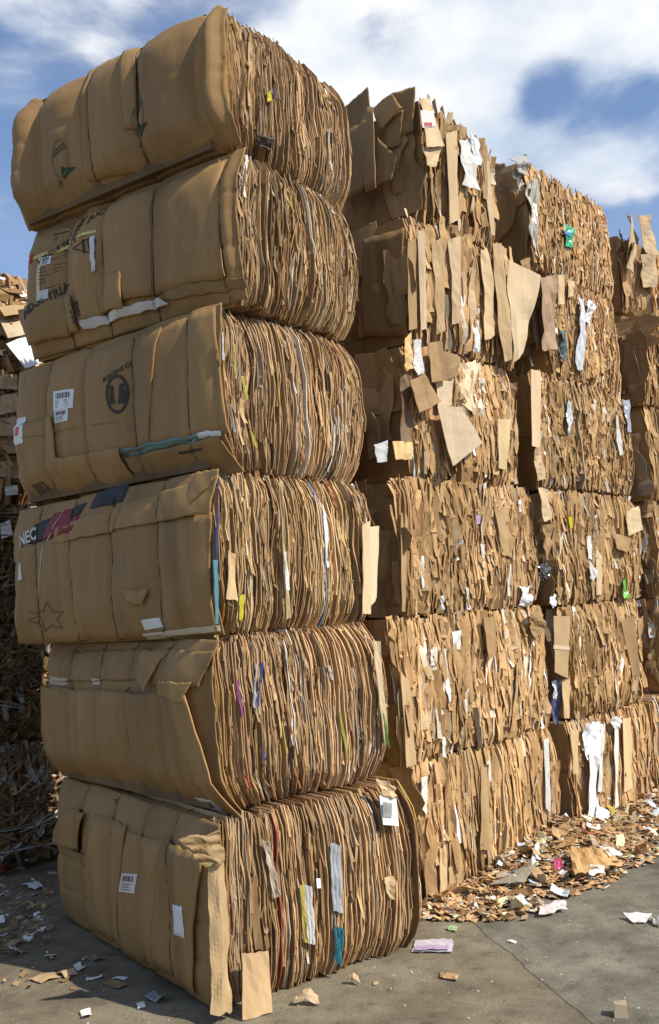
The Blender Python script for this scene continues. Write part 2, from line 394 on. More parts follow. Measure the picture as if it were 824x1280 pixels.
    def line(s, pts, wd, col, lift=.02, label=None, name='printed_line'):
        P = [s.left(*p) for p in pts]; qs = []
        for a, c in zip(P, P[1:]):
            d = Vector((c[0]-a[0], c[1]-a[1])); d.normalize(); n = Vector((-d.y, d.x))*wd/2
            qs.append([(a[0]+n.x, a[1]+n.y), (c[0]+n.x, c[1]+n.y), (c[0]-n.x, c[1]-n.y), (a[0]-n.x, a[1]-n.y)])
        return s.mark(qs, col, lift, name, label)
    def wires(s, lift=.016):
        for gy in s.g[1:-1]:
            zf = lambda k: .01+(s.H-.03)*k/30
            pts = [Vector(((s.surf(gy+.004*s.sm2(k*.4), zf(k))-.002) if s.skins else s.X(0, gy, zf(k))-lift, gy+.004*s.sm2(k*.4), zf(k))) for k in range(31)]
            pts = [Vector((s.W-.03, gy, -.002)), Vector((s.X(0, gy, 0)+.02, gy, -.002))]+pts+[Vector((s.X(0, gy, s.H)+.02, gy, s.ztop(gy, 0)+.002)), Vector((s.W-.03, gy, s.H+.002))]
            b = MB(); b.tube(pts, .0022, (.04, .035, .03)); b.build('baling_wire', MWI, s.root, s.off)
    def strips(s, n=320, wr=(.010, .05), hr=(.08, .45), prot=(.0, .05), spread=55, roll=9, white=.022, horizontal=False, face='front', name='crumpled_strips', crush=1.0, pal=kraft, tone=1.08, bias=0, span=None, topvar=.02):
        """torn, folded ends of cardboard squeezed out of a face of the bale"""
        r = s.r; b = MB(); D = s.W if face == 'front' else s.L
        lo, hi = span or (0, 1)
        for _ in range(n):
            wd = r.uniform(wr[0], wr[1])*(1 if r.random() < .85 else 1.8); h = r.uniform(*hr)*(r.random()**.6)+.04
            c0 = r.uniform(lo*D+.015, hi*D-.015); z0 = r.uniform(-.02, s.H-h*.55)
            z1 = min(z0+h, s.H+r.uniform(-.01, topvar)-s.drop*c0/s.W); z0 = max(z0, .005)
            if horizontal: wd, h = wd*1.0, h
            ya = math.radians(r.gauss(bias, spread*.6)); ya = max(-1.25, min(1.25, ya)); ro = math.radians(r.gauss(0, roll)); fold = r.uniform(-.5, .5)*crush
            pr = r.uniform(*prot); rows = max(3, int((z1-z0)/.06)+2); nx = SN(r, 9, 3); nd = SN(r, 11, 3); nw = SN(r, 3, 2)
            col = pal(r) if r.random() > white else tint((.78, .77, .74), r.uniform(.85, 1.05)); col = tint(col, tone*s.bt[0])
            bend = r.uniform(-.03, .05); P = []
            for i in range(rows+1):
                v = i/rows; z = z0+(z1-z0)*v; row = []
                wv = wd*(1-.25*abs(2*v-1)**3)*(1+.25*nw(v*3)); cx = c0+math.tan(ro)*(z-z0)+.010*nx(z)*crush; dp = pr+.012*nd(z)*crush+bend*(v-.5)**2*2
                for j in (-1, 0, 1):
                    a = ya+(fold if j > 0 else -fold)*j*.9
                    dx = math.cos(a)*wv/2*j; dy = math.sin(a)*wv/2*j-(fold*wv*.5 if j == 0 else 0)
                    u = cx+dx; e = -dp+dy+.003*nd(z*3+j)
                    row.append((u, e, z+.006*nx(j+z)))
                P.append(row)
            if horizontal:
                zc = (z0+z1)/2; P = [[(min(max(c0+(z-zc), .0), D), e, min(max(zc+(u-c0), 0), s.H)) for (u, e, z) in row] for row in P]
            if face == 'front':
                G = [[Vector((s.X(min(max(u, 0), s.W), 0, min(max(z, 0), s.H))+(u-min(max(u, 0), s.W)), s.YF(min(max(u, 0), s.W), min(max(z, 0), s.H))+e, z)) for (u, e, z) in row] for row in P]
            else:
                G = [[Vector((s.X(0, min(max(u, 0), s.L), min(max(z, 0), s.H))+e-.01, u, z)) for (u, e, z) in row[::-1]] for row in P]
            b.shell(G, col, .003, ecol=tint(col, 1.15))
        return b.build(name, MC, s.root, s.off)
    def fpatch(s, quad, y0=-.05, dy=(0, 0, 0, 0), tone=KR, name='flap', mat=None, n=(5, 8), th=.004, rough=.004, label=None, crease=0, wave=0, px=True):
        """a piece lying on the front face; quad pixels TL TR BR BL, dy = extra protrusion of each corner"""
        r = s.r; q = []
        for a, e in zip(quad, dy):
            x, z = s.front(*a, y=y0) if px else a
            if name == 'flap': x += r.uniform(-.012, .012); z += r.uniform(-.015, .015)
            q.append(Vector((x, y0-e, z)))
        if name == 'flap' and not label and crease == 0: crease = r.choice((-.012, .012)); y_w = 1
        if name == 'coloured_sheet':
            tone = tuple(v*.6 for v in tone)
            for a_, b_ in ((0, 1), (3, 2)): m_ = (q[a_]+q[b_])/2; q[a_] = m_+(q[a_]-m_)*.55; q[b_] = m_+(q[b_]-m_)*.55
        if name == 'plastic_film': wave = .003; n = (12, max(n[1], 10))
        nn = SN(r, 5); n3 = SN(r, 4, 3); b = MB(); P = []
        for i in range(n[0]+1):
            u = i/n[0]; row = []
            for j in range(n[1]+1):
                v = j/n[1]; p = (q[0]*(1-u)+q[1]*u)*(1-v)+(q[3]*(1-u)+q[2]*u)*v
                p = p+Vector((rough*.6*n3(v*3+u), rough*nn(u*.5, v*1.2)-crease*(1-abs(2*u-1))-wave*math.sin(u*18+n3(v)*.8), rough*.5*n3(u*3+4)))
                row.append(p)
            P.append(row)
        b.shell(P, tone, th, ecol=tint(tone, 1.2))
        o = b.build(name, mat or MP, s.root, s.off)
        if label: o['label'] = label
        return o

# ================================================================== corner stack
GS = 'bales of the tall corner stack'
INK = (.045, .04, .035)
# ---- bottom bale
b = Bale('bottom bale of the corner stack, on the ground, pale twisted strip at its near corner', -.203, -.077, -.194, 1.19, 1.80, 0, .80, 11, bow=(.03, .05), rbow=.05, grooves=(.20, .36, .58, .80), amp=.038, group=GS)
B0 = b
b.sheets(185); b.strips(120, (.006, .020), (.08, .6), (-.014, .006), spread=40, roll=2, crush=.5, white=.02, pal=kraft, tone=1.0, name='frayed_edges'); b.cover(tint(KR, .92))
b.patch([(205, 1050), (252, 1070), (240, 1245), (196, 1205)], .030, tint(KR, .95), label='cover panel nearest the corner')
b.patch([(160, 1040), (208, 1050), (196, 1215), (150, 1195)], .020, tint(KR, 1.05))
b.patch([(88, 1010), (110, 1015), (104, 1065), (66, 1050)], .034, tint(KR, .9), 'flap', label='folded-down top flap')
b.patch([(118, 1018), (158, 1032), (150, 1190), (112, 1160)], .018, tint(KR, .98))
b.line([(88, 1060), (110, 1067)], .011, INK, .042, 'dark line painted for a hand hole slot')  # shade inside the slot, painted as a flat dark line
b.label_sticker([(159, 1090), (173, 1092), (172, 1116), (157, 1112)], lift=.034, tone=(.62, .55, .50))
b.patch([(224, 1128), (236, 1131), (236, 1172), (223, 1166)], .040, (.66, .66, .66), 'tape_strip', MW, n=(3, 4), th=.001, rough=.001)
b.fpatch([(257, 1064), (277, 1060), (286, 1262), (262, 1268)], -.045, (.0, .02, .02, .03), (.44, .30, .155), 'flap', rough=.012, crease=.02, n=(8, 30), label='twisted pale strip at the near corner')
b.fpatch([(222, 1042), (268, 1040), (280, 1080), (255, 1085)], -.05, (.01, .03, .03, .01), (.33, .215, .10), 'flap', rough=.014, crease=.015, n=(12, 14), label='crumpled top corner flap')
lb = b.fpatch([(474, 994), (495, 998), (495, 1032), (475, 1030)], -.06, (.0, .0, .02, .02), (.76, .75, .72), 'shipping_label', MW, rough=.002, n=(3, 4))
b.fpatch([(478, 1002), (490, 1004), (490, 1022), (479, 1021)], -.085, (.0, .0, 0, 0), (.35, .34, .33), 'barcode', MI, rough=0, n=(2, 2), th=.0004)
b.fpatch([(468, 972), (494, 985), (492, 1000), (474, 996)], -.05, (.02, .0, .01, .01), (.58, .42, .24), 'flap', rough=.01)
b.fpatch([(411, 1054), (425, 1056), (428, 1140), (416, 1138)], -.05, (.0, .01, .01, .0), (.36, .37, .39), 'plastic_film', MF, rough=.008, n=(3, 10))
b.fpatch([(378, 1105), (389, 1108), (392, 1180), (383, 1178)], -.05, (.0, .01, .01, .0), (.55, .54, .52), 'plastic_film', MF, rough=.005, n=(3, 10))
b.fpatch([(374, 1106), (379, 1107), (384, 1178), (380, 1178)], -.053, (.0, .01, .01, .0), (.42, .34, .07), 'tape_strip', MF, rough=.005, n=(2, 10))
b.fpatch([(419, 1158), (428, 1160), (426, 1208), (419, 1200)], -.05, (.0, .01, .01, .0), (.02, .13, .17), 'plastic_film', MF, rough=.005, n=(3, 8))
b.fpatch([(480, 1097), (493, 1094), (492, 1125), (482, 1118)], -.06, (.0, .01, .01, .0), (.55, .40, .22), 'flap', rough=.005, n=(5, 5))
b.fpatch([(330, 1050), (336, 1050), (348, 1120), (343, 1122)], -.05, (.0, .01, .01, .0), (.62, .50, .36), 'flap', rough=.008, n=(3, 8))
b.fpatch([(395, 1098), (400, 1098), (401, 1110), (396, 1110)], -.06, (.0, .0, .0, .0), (.78, .78, .78), 'tape_strip', MW, rough=.0, n=(3, 3))

# ---- second bale
b = Bale('second bale from the ground in the corner stack, wrapped in one big outer cardboard panel', -.10, -.022, -.122, 1.088, 1.717, .80, .79, 22, tx=.02, bow=(.13, .05), rbow=.07, grooves=(.22, .42, .62, .82), amp=.031, group=GS)
B1 = b
b.sheets(185); b.strips(260, (.004, .015), (.06, .5), (-.012, .010), spread=45, roll=2.5, crush=.5, white=.02, pal=kraft, tone=1.0, name='frayed_edges'); b.cover(tint(KR, .95))
b.patch([(52, 858), (238, 868), (266, 1028), (58, 972)], .040, tint(KR, .94), n=(26, 16), rough=.007, label='big outer panel over the lower half')
b.patch([(222, 862), (243, 868), (278, 1028), (262, 1028)], .052, tint(KR, 1.0), label='doubled panel edge')
b.patch([(80, 815), (178, 812), (182, 850), (66, 852)], .016, tint(KR, .86))
b.patch([(184, 812), (262, 815), (250, 858), (190, 856)], .024, tint(KR, 1.06))
b.patch([(176, 812), (200, 816), (192, 862), (180, 848)], .044, tint(KR, 1.15), 'flap', rough=.016, label='torn flap in the middle of the top')
b.patch([(212, 850), (248, 852), (240, 878), (206, 866)], .052, tint(KR, 1.2), 'flap', rough=.006)
b.patch([(62, 845), (82, 848), (81, 858), (61, 855)], .046, (.50, .42, .32), 'tape_strip', MW, n=(3, 3), th=.001, rough=.001)
b.patch([(114, 848), (122, 849), (121, 857), (114, 856)], .046, (.55, .48, .38), 'tape_strip', MW, n=(3, 3), th=.001, rough=.001)
b.patch([(235, 998), (258, 1006), (262, 1028), (240, 1024)], .062, (.58, .53, .47), 'shipping_label', MW, n=(3, 3), th=.001, rough=.001)
for q in ([(70, 985), (100, 985), (104, 1012), (72, 1002)], [(108, 985), (135, 988), (140, 1020), (108, 1012)], [(150, 992), (205, 1000), (208, 1024), (155, 1018)]):
    b.patch(q, .045, tint(KR, b.r.uniform(.85, 1.1)), 'flap', rough=.012)
for (x0, y0, x1, y1, wd, c) in ((293, 850, 300, 895, 5, (.36, .10, .28)), (326, 828, 320, 885, 3.5, (.05, .10, .38)), (319, 830, 316, 885, 3, (.55, .60, .68)), (422, 890, 432, 950, 5, (.45, .42, .08)), (474, 880, 484, 935, 4, (.10, .30, .06)),
                            (305, 970, 311, 985, 5, (.45, .06, .05)), (325, 938, 329, 950, 4, (.08, .12, .30)), (408, 832, 413, 850, 5, (.72, .68, .64)), (366, 960, 373, 985, 4, (.55, .22, .08)), (356, 880, 364, 918, 3, (.5, .2, .12))):
    b.fpatch([(x0, y0), (x0+wd, y0), (x1+wd, y1), (x1, y1)], -.055, (0, 0, 0, 0), c, 'coloured_sheet', MW, rough=.003, n=(2, 6))
b.fpatch([(463, 800), (472, 800), (484, 930), (476, 930)], -.05, (.03, .02, .0, .02), (.55, .42, .26), 'flap', rough=.008, n=(3, 10))

# ---- third bale
b = Bale('third bale from the ground in the corner stack, with black and red print NEC', -.041, .006, .02, 1.189, 1.707, 1.60, .785, 33, ty=-.004, bow=(.03, .04), rbow=.04, grooves=(.22, .45, .66, .86), amp=.031, group=GS)
B2 = b
b.sheets(185); b.strips(260, (.004, .015), (.06, .5), (-.012, .010), spread=45, roll=2.5, crush=.5, white=.02, pal=kraft, tone=1.0, name='frayed_edges'); b.cover(tint(KR, .95))
b.patch([(30, 682), (262, 640), (264, 792), (16, 806)], .020, tint(KR, .96), n=(30, 14), rough=.005, label='broad lower panel')
b.patch([(150, 632), (268, 592), (262, 642), (146, 662)], .030, tint(KR, 1.12), n=(20, 8), label='upper folded panel')
b.patch([(72, 660), (152, 632), (146, 664), (70, 680)], .028, tint(KR, 1.05))
b.patch([(240, 590), (268, 585), (258, 610), (232, 640)], .036, tint(KR, 1.05), 'flap')
b.patch([(40, 655), (76, 640), (66, 672), (26, 684)], .034, (.03, .028, .028), 'printed_panel', n=(8, 5), label='black printed band with the letters NEC')
b.text('NEC', 33, 672, .10, .22, (.62, .60, .55), .041, sx=.8)
b.patch([(62, 642), (102, 628), (96, 662), (54, 676)], .037, (.22, .035, .035), 'printed_panel', n=(8, 5), label='dark red printed area')
b.patch([(112, 614), (150, 602), (148, 626), (110, 636)], .037, (.035, .035, .04), 'printed_panel', n=(6, 5), label='black printed square')
b.patch([(84, 634), (104, 628), (100, 642), (82, 648)], .042, (.03, .03, .03), 'printed_panel', n=(6, 5))
b.line([(74, 638), (56, 690), (50, 750)], .006, (.55, .5, .42), .043, name='strap')
b.patch([(158, 738), (190, 736), (184, 756), (166, 752)], .034, tint(KR, 1.1), 'flap', rough=.012, label='small torn flap')
b.label_sticker([(178, 775), (197, 772), (199, 784), (180, 788)], lift=.032, bars=False)
b.patch([(24, 705), (30, 704), (31, 724), (26, 726)], .034, (.62, .6, .55), 'shipping_label', MW, n=(2, 2), th=.001, rough=0)
b.patch([(175, 792), (268, 782), (268, 790), (176, 800)], .030, (.55, .45, .32), 'tape_strip', MW, n=(10, 2), th=.002, rough=.003)
star = [(45, 762), (55, 765), (60, 752), (66, 765), (78, 764), (69, 774), (74, 786), (62, 782), (52, 790), (53, 776), (45, 762)]
b.line(star, .006, (.17, .09, .04), .030, 'outlined star print'); b.line([(38, 765), (50, 768), (36, 776), (52, 782)], .006, (.17, .09, .04), .030)
b.fpatch([(268, 600), (275, 598), (274, 780), (269, 780)], -.045, (0, 0, 0, 0), (.05, .06, .16), 'coloured_sheet', MW, rough=.006, n=(2, 10))
b.fpatch([(264, 700), (274, 700), (274, 780), (268, 780)], -.05, (0, 0, 0, 0), (.14, .34, .42), 'coloured_sheet', MW, rough=.003, n=(2, 6))
b.fpatch([(296, 745), (308, 742), (306, 772), (296, 776)], -.055, (0, 0, 0, 0), (.72, .62, .04), 'coloured_sheet', MW, rough=.004, n=(2, 6))
b.fpatch([(452, 655), (461, 652), (461, 765), (452, 765)], -.06, (0, 0, 0, 0), (.60, .44, .26), 'flap', rough=.004)
b.fpatch([(461, 662), (472, 660), (470, 745), (461, 760)], -.055, (0, 0, 0, 0), (.64, .48, .30), 'flap', rough=.004)
b.fpatch([(345, 600), (350, 600), (365, 775), (359, 775)], -.05, (.02, .02, 0, 0), (.52, .38, .22), 'flap', rough=.006, n=(2, 10))
b.fpatch([(285, 690), (296, 690), (294, 752), (284, 752)], -.05, (0, 0, 0, 0), (.55, .38, .20), 'flap', rough=.004)
b.fpatch([(353, 690), (358, 690), (362, 738), (357, 738)], -.05, (0, 0, 0, 0), (.76, .76, .76), 'plastic_film', MF, rough=.004)

# ---- fourth bale
b = Bale('fourth bale from the ground in the corner stack, with a round black emblem on it', .036, .003, .058, 1.138, 1.684, 2.392, .815, 44, bow=(.11, .03), rbow=.08, grooves=(.12, .36, .60, .82), amp=.034, group=GS)
B3 = b
b.sheets(185); b.strips(260, (.004, .015), (.06, .5), (-.012, .010), spread=45, roll=2.5, crush=.5, white=.02, pal=kraft, tone=1.0, name='frayed_edges'); b.cover(KR)
b.patch([(198, 406), (262, 380), (282, 540), (182, 559)], .014, tint(KR, 1.03), n=(20, 14), label='panel with the round emblem')
b.patch([(105, 440), (200, 404), (188, 556), (112, 580)], .022, tint(KR, .98), n=(14, 12))
b.patch([(18, 535), (70, 520), (80, 615), (38, 632)], .026, tint(KR, 1.05), n=(10, 8))
b.patch([(72, 575), (150, 560), (156, 600), (84, 622)], .034, tint(KR, 1.08), 'flap', n=(10, 6), rough=.007)
b.patch([(152, 575), (270, 545), (284, 588), (160, 604)], .024, tint(KR, .92), n=(14, 6))
b.patch([(152, 562), (271, 537), (272, 544), (154, 571)], .036, (.10, .20, .20), 'tape_strip', MF, n=(16, 2), th=.001, rough=.001)
b.patch([(248, 541), (272, 537), (272, 544), (249, 548)], .040, (.66, .66, .62), 'tape_strip', MW, n=(4, 2), th=.001, rough=.001)
b.label_sticker([(70, 490), (93, 486), (93, 510), (71, 514)], lift=.036, tone=(.72, .72, .74)); b.label_sticker([(72, 514), (88, 511), (88, 526), (73, 530)], lift=.036)
b.label_sticker([(18, 524), (33, 521), (35, 554), (20, 559)], lift=.040, bars=False)
b.mark([[b.left(25, 535), b.left(29, 534), b.left(29, 545), b.left(25, 546)]], (.6, .14, .08), .043, 'printed_mark', 'red dot on a label')
b.ring(150, 493, .070, .096, .016, INK, .028, label='round emblem ring')
def pxq(b, *qs): return [[b.left(*p) for p in q] for q in qs]
b.mark(pxq(b, [(143, 483), (147, 483), (147, 504), (142, 505)], [(140, 502), (148, 501), (148, 505), (140, 506)],
           [(153, 480), (157, 479), (159, 503), (152, 504)], [(151, 500), (160, 499), (160, 504), (151, 505)], [(158, 488), (162, 491), (162, 496), (159, 498)]), INK, .028, label='black figures inside the ring')
b.text('BUNTING CO', 150, 465, .034, .30, INK, .028)
b.mark(pxq(b, [(36, 606), (50, 602), (54, 614), (39, 618)]), (.12, .07, .04), .046, label='small dark printed box'); b.text('2003', 45, 610, .035, .3, (.38, .25, .13), .049)
b.line([(220, 566), (250, 561)], .012, (.07, .05, .03), .034)
b.line([(33, 548), (70, 540), (105, 533), (150, 528)], .004, (.26, .16, .08), .03)
for (x0, y0, x1, y1, wd, c) in ((300, 470, 306, 500, 5, (.62, .52, .10)), (291, 430, 293, 470, 3, (.60, .50, .12)), (312, 540, 318, 560, 4, (.6, .5, .1)), (276, 415, 278, 450, 3, (.7, .7, .66)), (345, 460, 349, 520, 3, (.55, .40, .10)), (286, 505, 292, 540, 3, (.4, .42, .45)), (372, 560, 378, 575, 4, (.5, .2, .1))):
    b.fpatch([(x0, y0), (x0+wd, y0), (x1+wd, y1), (x1, y1)], -.055, (0, 0, 0, 0), c, 'coloured_sheet', MW, rough=.003, n=(2, 6))

# ---- fifth bale
b = Bale('fifth bale from the ground in the corner stack, with black lettering and a red sticker', .124, -.07, .119, 1.052, 1.60, 3.215, .80, 55, ty=.012, bow=(.04, .08), rbow=.07, grooves=(.05, .35, .58, .78), amp=.036, group=GS)
B4 = b
b.sheets(185); b.strips(260, (.004, .015), (.06, .5), (-.012, .010), spread=45, roll=2.5, crush=.5, white=.02, pal=kraft, tone=1.0, name='frayed_edges'); b.cover(tint(KR, .98))
b.patch([(182, 232), (268, 195), (280, 345), (190, 370)], .018, tint(KR, 1.0), n=(18, 14))
b.patch([(128, 262), (186, 230), (192, 368), (126, 384)], .028, tint(KR, 1.04), n=(10, 12))
b.patch([(96, 250), (130, 246), (126, 400), (96, 410)], .014, tint(KR, 1.05), n=(8, 12))
b.patch([(24, 388), (94, 370), (98, 414), (36, 432)], .034, tint(KR, .95), 'flap', n=(12, 6), label='loose lower flap at the far end')
b.patch([(124, 350), (158, 342), (160, 386), (126, 392)], .038, tint(KR, 1.05), 'flap', rough=.008)
b.patch([(100, 402), (200, 372), (212, 380), (104, 412)], .030, (.50, .47, .42), 'plastic_film', MF, n=(16, 3), rough=.009)
b.patch([(205, 362), (300, 345), (302, 356), (210, 376)], .016, tint(KR, .8), 'flap', n=(16, 3), rough=.008)
b.patch([(36, 325), (104, 296), (104, 301), (36, 330)], .030, (.55, .42, .10), 'tape_strip', MF, n=(10, 2), th=.001, rough=.001)
b.patch([(51, 318), (55, 316), (54, 382), (50, 384)], .031, (.62, .52, .34), 'tape_strip', MW, n=(2, 10), th=.001, rough=.001)
b.patch([(94, 298), (122, 288), (122, 292), (94, 302)], .031, (.60, .50, .16), 'tape_strip', MF, n=(4, 2), th=.001, rough=.001)
b.text('HANDLE WITH', 70, 311, .042, .42, INK, .035); b.text('SHSK', 98, 286, .075, 1.45, INK, .026); b.text('JUCE', 118, 265, .06, .3, INK, .026)
b.text('INDUSTRIAL', 62, 376, .072, .32, INK, .040); b.text('PSLI', 98, 392, .072, -1.42, INK, .040)
b.line([(97, 313), (119, 296), (121, 318), (97, 313)], .006, INK, .030, 'printed triangle'); b.text('10', 114, 308, .11, .15, INK, .033)
b.patch([(118, 298), (122, 297), (122, 340), (119, 342)], .034, (.62, .62, .64), 'plastic_film', MF, n=(3, 8), rough=.005)
b.line([(60, 330), (87, 312), (88, 350), (60, 362)], .005, (.12, .08, .05), .030, 'printed frame of small text')
for k in range(5): b.line([(53, 338+k*4.4), (60, 336+k*4.4), (58+4*(k % 3), 335.6+k*4.4)], .004, (.14, .09, .05), .031)
for k in range(3): b.line([(68, 332+k*5), (80-3*k, 328+k*5)], .004, (.14, .09, .05), .031)
b.label_sticker([(55, 324), (66, 320), (66, 330), (55, 334)], lift=.036, tone=(.62, .62, .62)); b.patch([(53, 366), (64, 362), (64, 374), (53, 378)], .036, (.6, .57, .52), 'shipping_label', MW, n=(2, 2), th=.001, rough=0)
b.ring(40, 324, .012, .018, .024, (.50, .03, .02), .030, n=12, label='red round sticker')
b.line([(62, 292), (78, 286)], .006, INK, .030); b.line([(67, 300), (67, 294)], .006, INK, .03)


# ---- top bale
b = Bale('topmost bale of the corner stack, its panel bulging in lobes with two faint ovals', .12, -.042, .144, 1.18, 1.60, 4.03, .775, 66, bow=(.10, .06), rbow=.05, grooves=(.06, .36, .60, .86), amp=.075, tz=1, group=GS)
B5 = b
b.sheets(185); b.strips(260, (.004, .015), (.06, .5), (-.012, .010), spread=45, roll=2.5, crush=.5, white=.02, pal=kraft, tone=1.0, name='frayed_edges'); b.cover(tint(KR, .92), nyy=90, nzz=34)
b.patch([(102, 80), (166, 58), (176, 208), (104, 224)], .020, tint(KR, 1.02), n=(16, 16), label='panel between the two printed ovals')
b.patch([(150, 62), (168, 56), (176, 160), (160, 165)], .030, tint(KR, 1.12), 'flap', n=(5, 12))
GI = (.075, .075, .05)
for (cx, cy) in ((80, 200), (177, 148)):
    b.ring(cx, cy, .058, .105, .005, (.17, .13, .08), .026, n=24, label='faint printed oval')
    b.text('2222', cx-1, cy-10, .048, .35, GI, .026)
    b.mark(pxq(b, [(cx+2, cy+12), (cx+16, cy+9), (cx+11, cy+15), (cx+3, cy+24)], [(cx+1, cy+10), (cx+4, cy+10), (cx+5, cy+24), (cx+1, cy+24)]), (.03, .05, .02), .027, label='dark green printed shape')
    b.text('CE', cx-3, cy+31, .036, .9, GI, .026)
b.line([(255, 32), (259, 28)], .006, INK, .03)
b.fpatch([(331, 116), (340, 113), (341, 126), (332, 128)], -.055, (0, 0, 0, 0), (.72, .58, .04), 'coloured_sheet', MW, rough=.003, n=(2, 3))
b.fpatch([(341, 110), (345, 110), (345, 122), (341, 123)], -.055, (0, 0, 0, 0), (.12, .08, .16), 'coloured_sheet', MW, rough=.003, n=(2, 3))
b.fpatch([(322, 165), (342, 175), (340, 190), (324, 185)], -.035, (0, 0, 0, 0), (.10, .07, .06), 'flap', MC, rough=.02, n=(5, 5))

for b in (B0, B1, B2, B3, B4, B5): b.wires()

# ================================================================== middle column and right column
GC, GD, GE, GF = 'bales of the middle column', 'bales of the third column', 'bales of the far right column', 'bales of the stack behind on the left'
def messy(label, x, y, yaw, W, z0, H, seed, group, n=300, L=1.5, tx=0, leftface=None, drop=0, sheets=90, **kw):
    b = Bale(label, x, y, yaw, W, L, z0, H, seed, tx=tx, bow=(.02, .02), rbow=.012, yr=.035, grooves=(.25, .5, .75), amp=.010, group=group, drop=drop)
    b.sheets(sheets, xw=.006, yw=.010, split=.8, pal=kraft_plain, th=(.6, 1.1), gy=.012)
    kw.setdefault('pal', kraft_plain); b.strips(n, **kw); b.wires(.012)
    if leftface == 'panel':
        b.strips(16, (.08, .30), (.4, .9), (.0, .03), face='left', name='side_panels', white=0, spread=10, roll=5, crush=.7, tone=.78, pal=kraft_plain)  # panel colour lowered to put the shade of the column gaps into it
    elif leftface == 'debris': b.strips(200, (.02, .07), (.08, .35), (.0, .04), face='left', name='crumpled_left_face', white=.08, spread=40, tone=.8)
    return b
fine = dict(topvar=.03, wr=(.016, .058), hr=(.14, .7), prot=(-.006, .016), spread=34, crush=.8, roll=6)
long_ = dict(topvar=.02, wr=(.014, .045), hr=(.25, .8), prot=(-.012, .016), spread=32, crush=.6, roll=4)
vfine = dict(topvar=.05, wr=(.011, .038), hr=(.08, .45), prot=(-.006, .012), spread=36, crush=.8, roll=6)
wavy = dict(topvar=.09, wr=(.02, .07), hr=(.25, .75), prot=(-.012, .03), spread=42, crush=1.0, roll=6)
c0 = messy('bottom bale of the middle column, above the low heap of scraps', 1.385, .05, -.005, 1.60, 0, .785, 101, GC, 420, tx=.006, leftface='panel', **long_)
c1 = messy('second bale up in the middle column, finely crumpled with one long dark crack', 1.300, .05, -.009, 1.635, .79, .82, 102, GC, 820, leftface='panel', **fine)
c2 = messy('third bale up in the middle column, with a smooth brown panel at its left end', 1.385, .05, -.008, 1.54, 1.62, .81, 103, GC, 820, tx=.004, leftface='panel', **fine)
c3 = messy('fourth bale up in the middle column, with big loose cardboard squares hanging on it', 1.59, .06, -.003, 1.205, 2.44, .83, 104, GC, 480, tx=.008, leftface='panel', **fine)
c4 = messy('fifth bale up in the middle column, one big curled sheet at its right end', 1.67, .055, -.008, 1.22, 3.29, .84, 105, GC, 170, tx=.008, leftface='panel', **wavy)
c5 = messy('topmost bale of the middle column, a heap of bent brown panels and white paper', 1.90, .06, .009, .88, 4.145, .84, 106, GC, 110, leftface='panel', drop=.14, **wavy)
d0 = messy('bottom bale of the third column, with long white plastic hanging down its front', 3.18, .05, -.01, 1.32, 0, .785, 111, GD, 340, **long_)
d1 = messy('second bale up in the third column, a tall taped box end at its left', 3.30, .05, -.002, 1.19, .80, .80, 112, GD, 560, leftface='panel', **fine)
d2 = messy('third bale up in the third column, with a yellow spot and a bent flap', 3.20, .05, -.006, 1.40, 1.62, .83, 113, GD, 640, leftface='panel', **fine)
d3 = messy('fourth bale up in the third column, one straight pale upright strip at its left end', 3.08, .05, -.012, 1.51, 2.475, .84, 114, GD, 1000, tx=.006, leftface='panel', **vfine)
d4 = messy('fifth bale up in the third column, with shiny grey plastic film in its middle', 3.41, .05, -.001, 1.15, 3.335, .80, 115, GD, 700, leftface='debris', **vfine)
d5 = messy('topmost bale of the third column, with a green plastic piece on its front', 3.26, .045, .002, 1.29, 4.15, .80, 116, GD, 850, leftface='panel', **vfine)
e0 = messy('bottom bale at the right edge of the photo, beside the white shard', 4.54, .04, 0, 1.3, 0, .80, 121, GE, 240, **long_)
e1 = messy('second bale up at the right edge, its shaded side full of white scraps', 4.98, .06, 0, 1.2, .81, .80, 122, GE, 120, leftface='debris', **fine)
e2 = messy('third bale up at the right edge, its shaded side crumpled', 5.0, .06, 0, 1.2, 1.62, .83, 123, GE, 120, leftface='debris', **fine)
e3 = messy('fourth bale up at the right edge, wrapped in smooth cardboard toned dark for shade', 5.0, .05, 0, 1.2, 2.46, .84, 124, GE, 120, leftface='panel', **fine)
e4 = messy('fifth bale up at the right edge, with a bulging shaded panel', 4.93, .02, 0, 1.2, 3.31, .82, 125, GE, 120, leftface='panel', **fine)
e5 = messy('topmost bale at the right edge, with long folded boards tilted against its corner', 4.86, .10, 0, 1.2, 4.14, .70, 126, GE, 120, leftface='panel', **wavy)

PAN, BRN, DRK, WHT = (.43, .285, .14), (.31, .19, .085), (.17, .10, .05), (.60, .585, .55)
def F(b, pts, tone, y0=-.045, dy=(0, 0, 0, 0), name='flap', mat=None, **k): return b.fpatch(pts, y0, dy, tone, name, mat, **k)
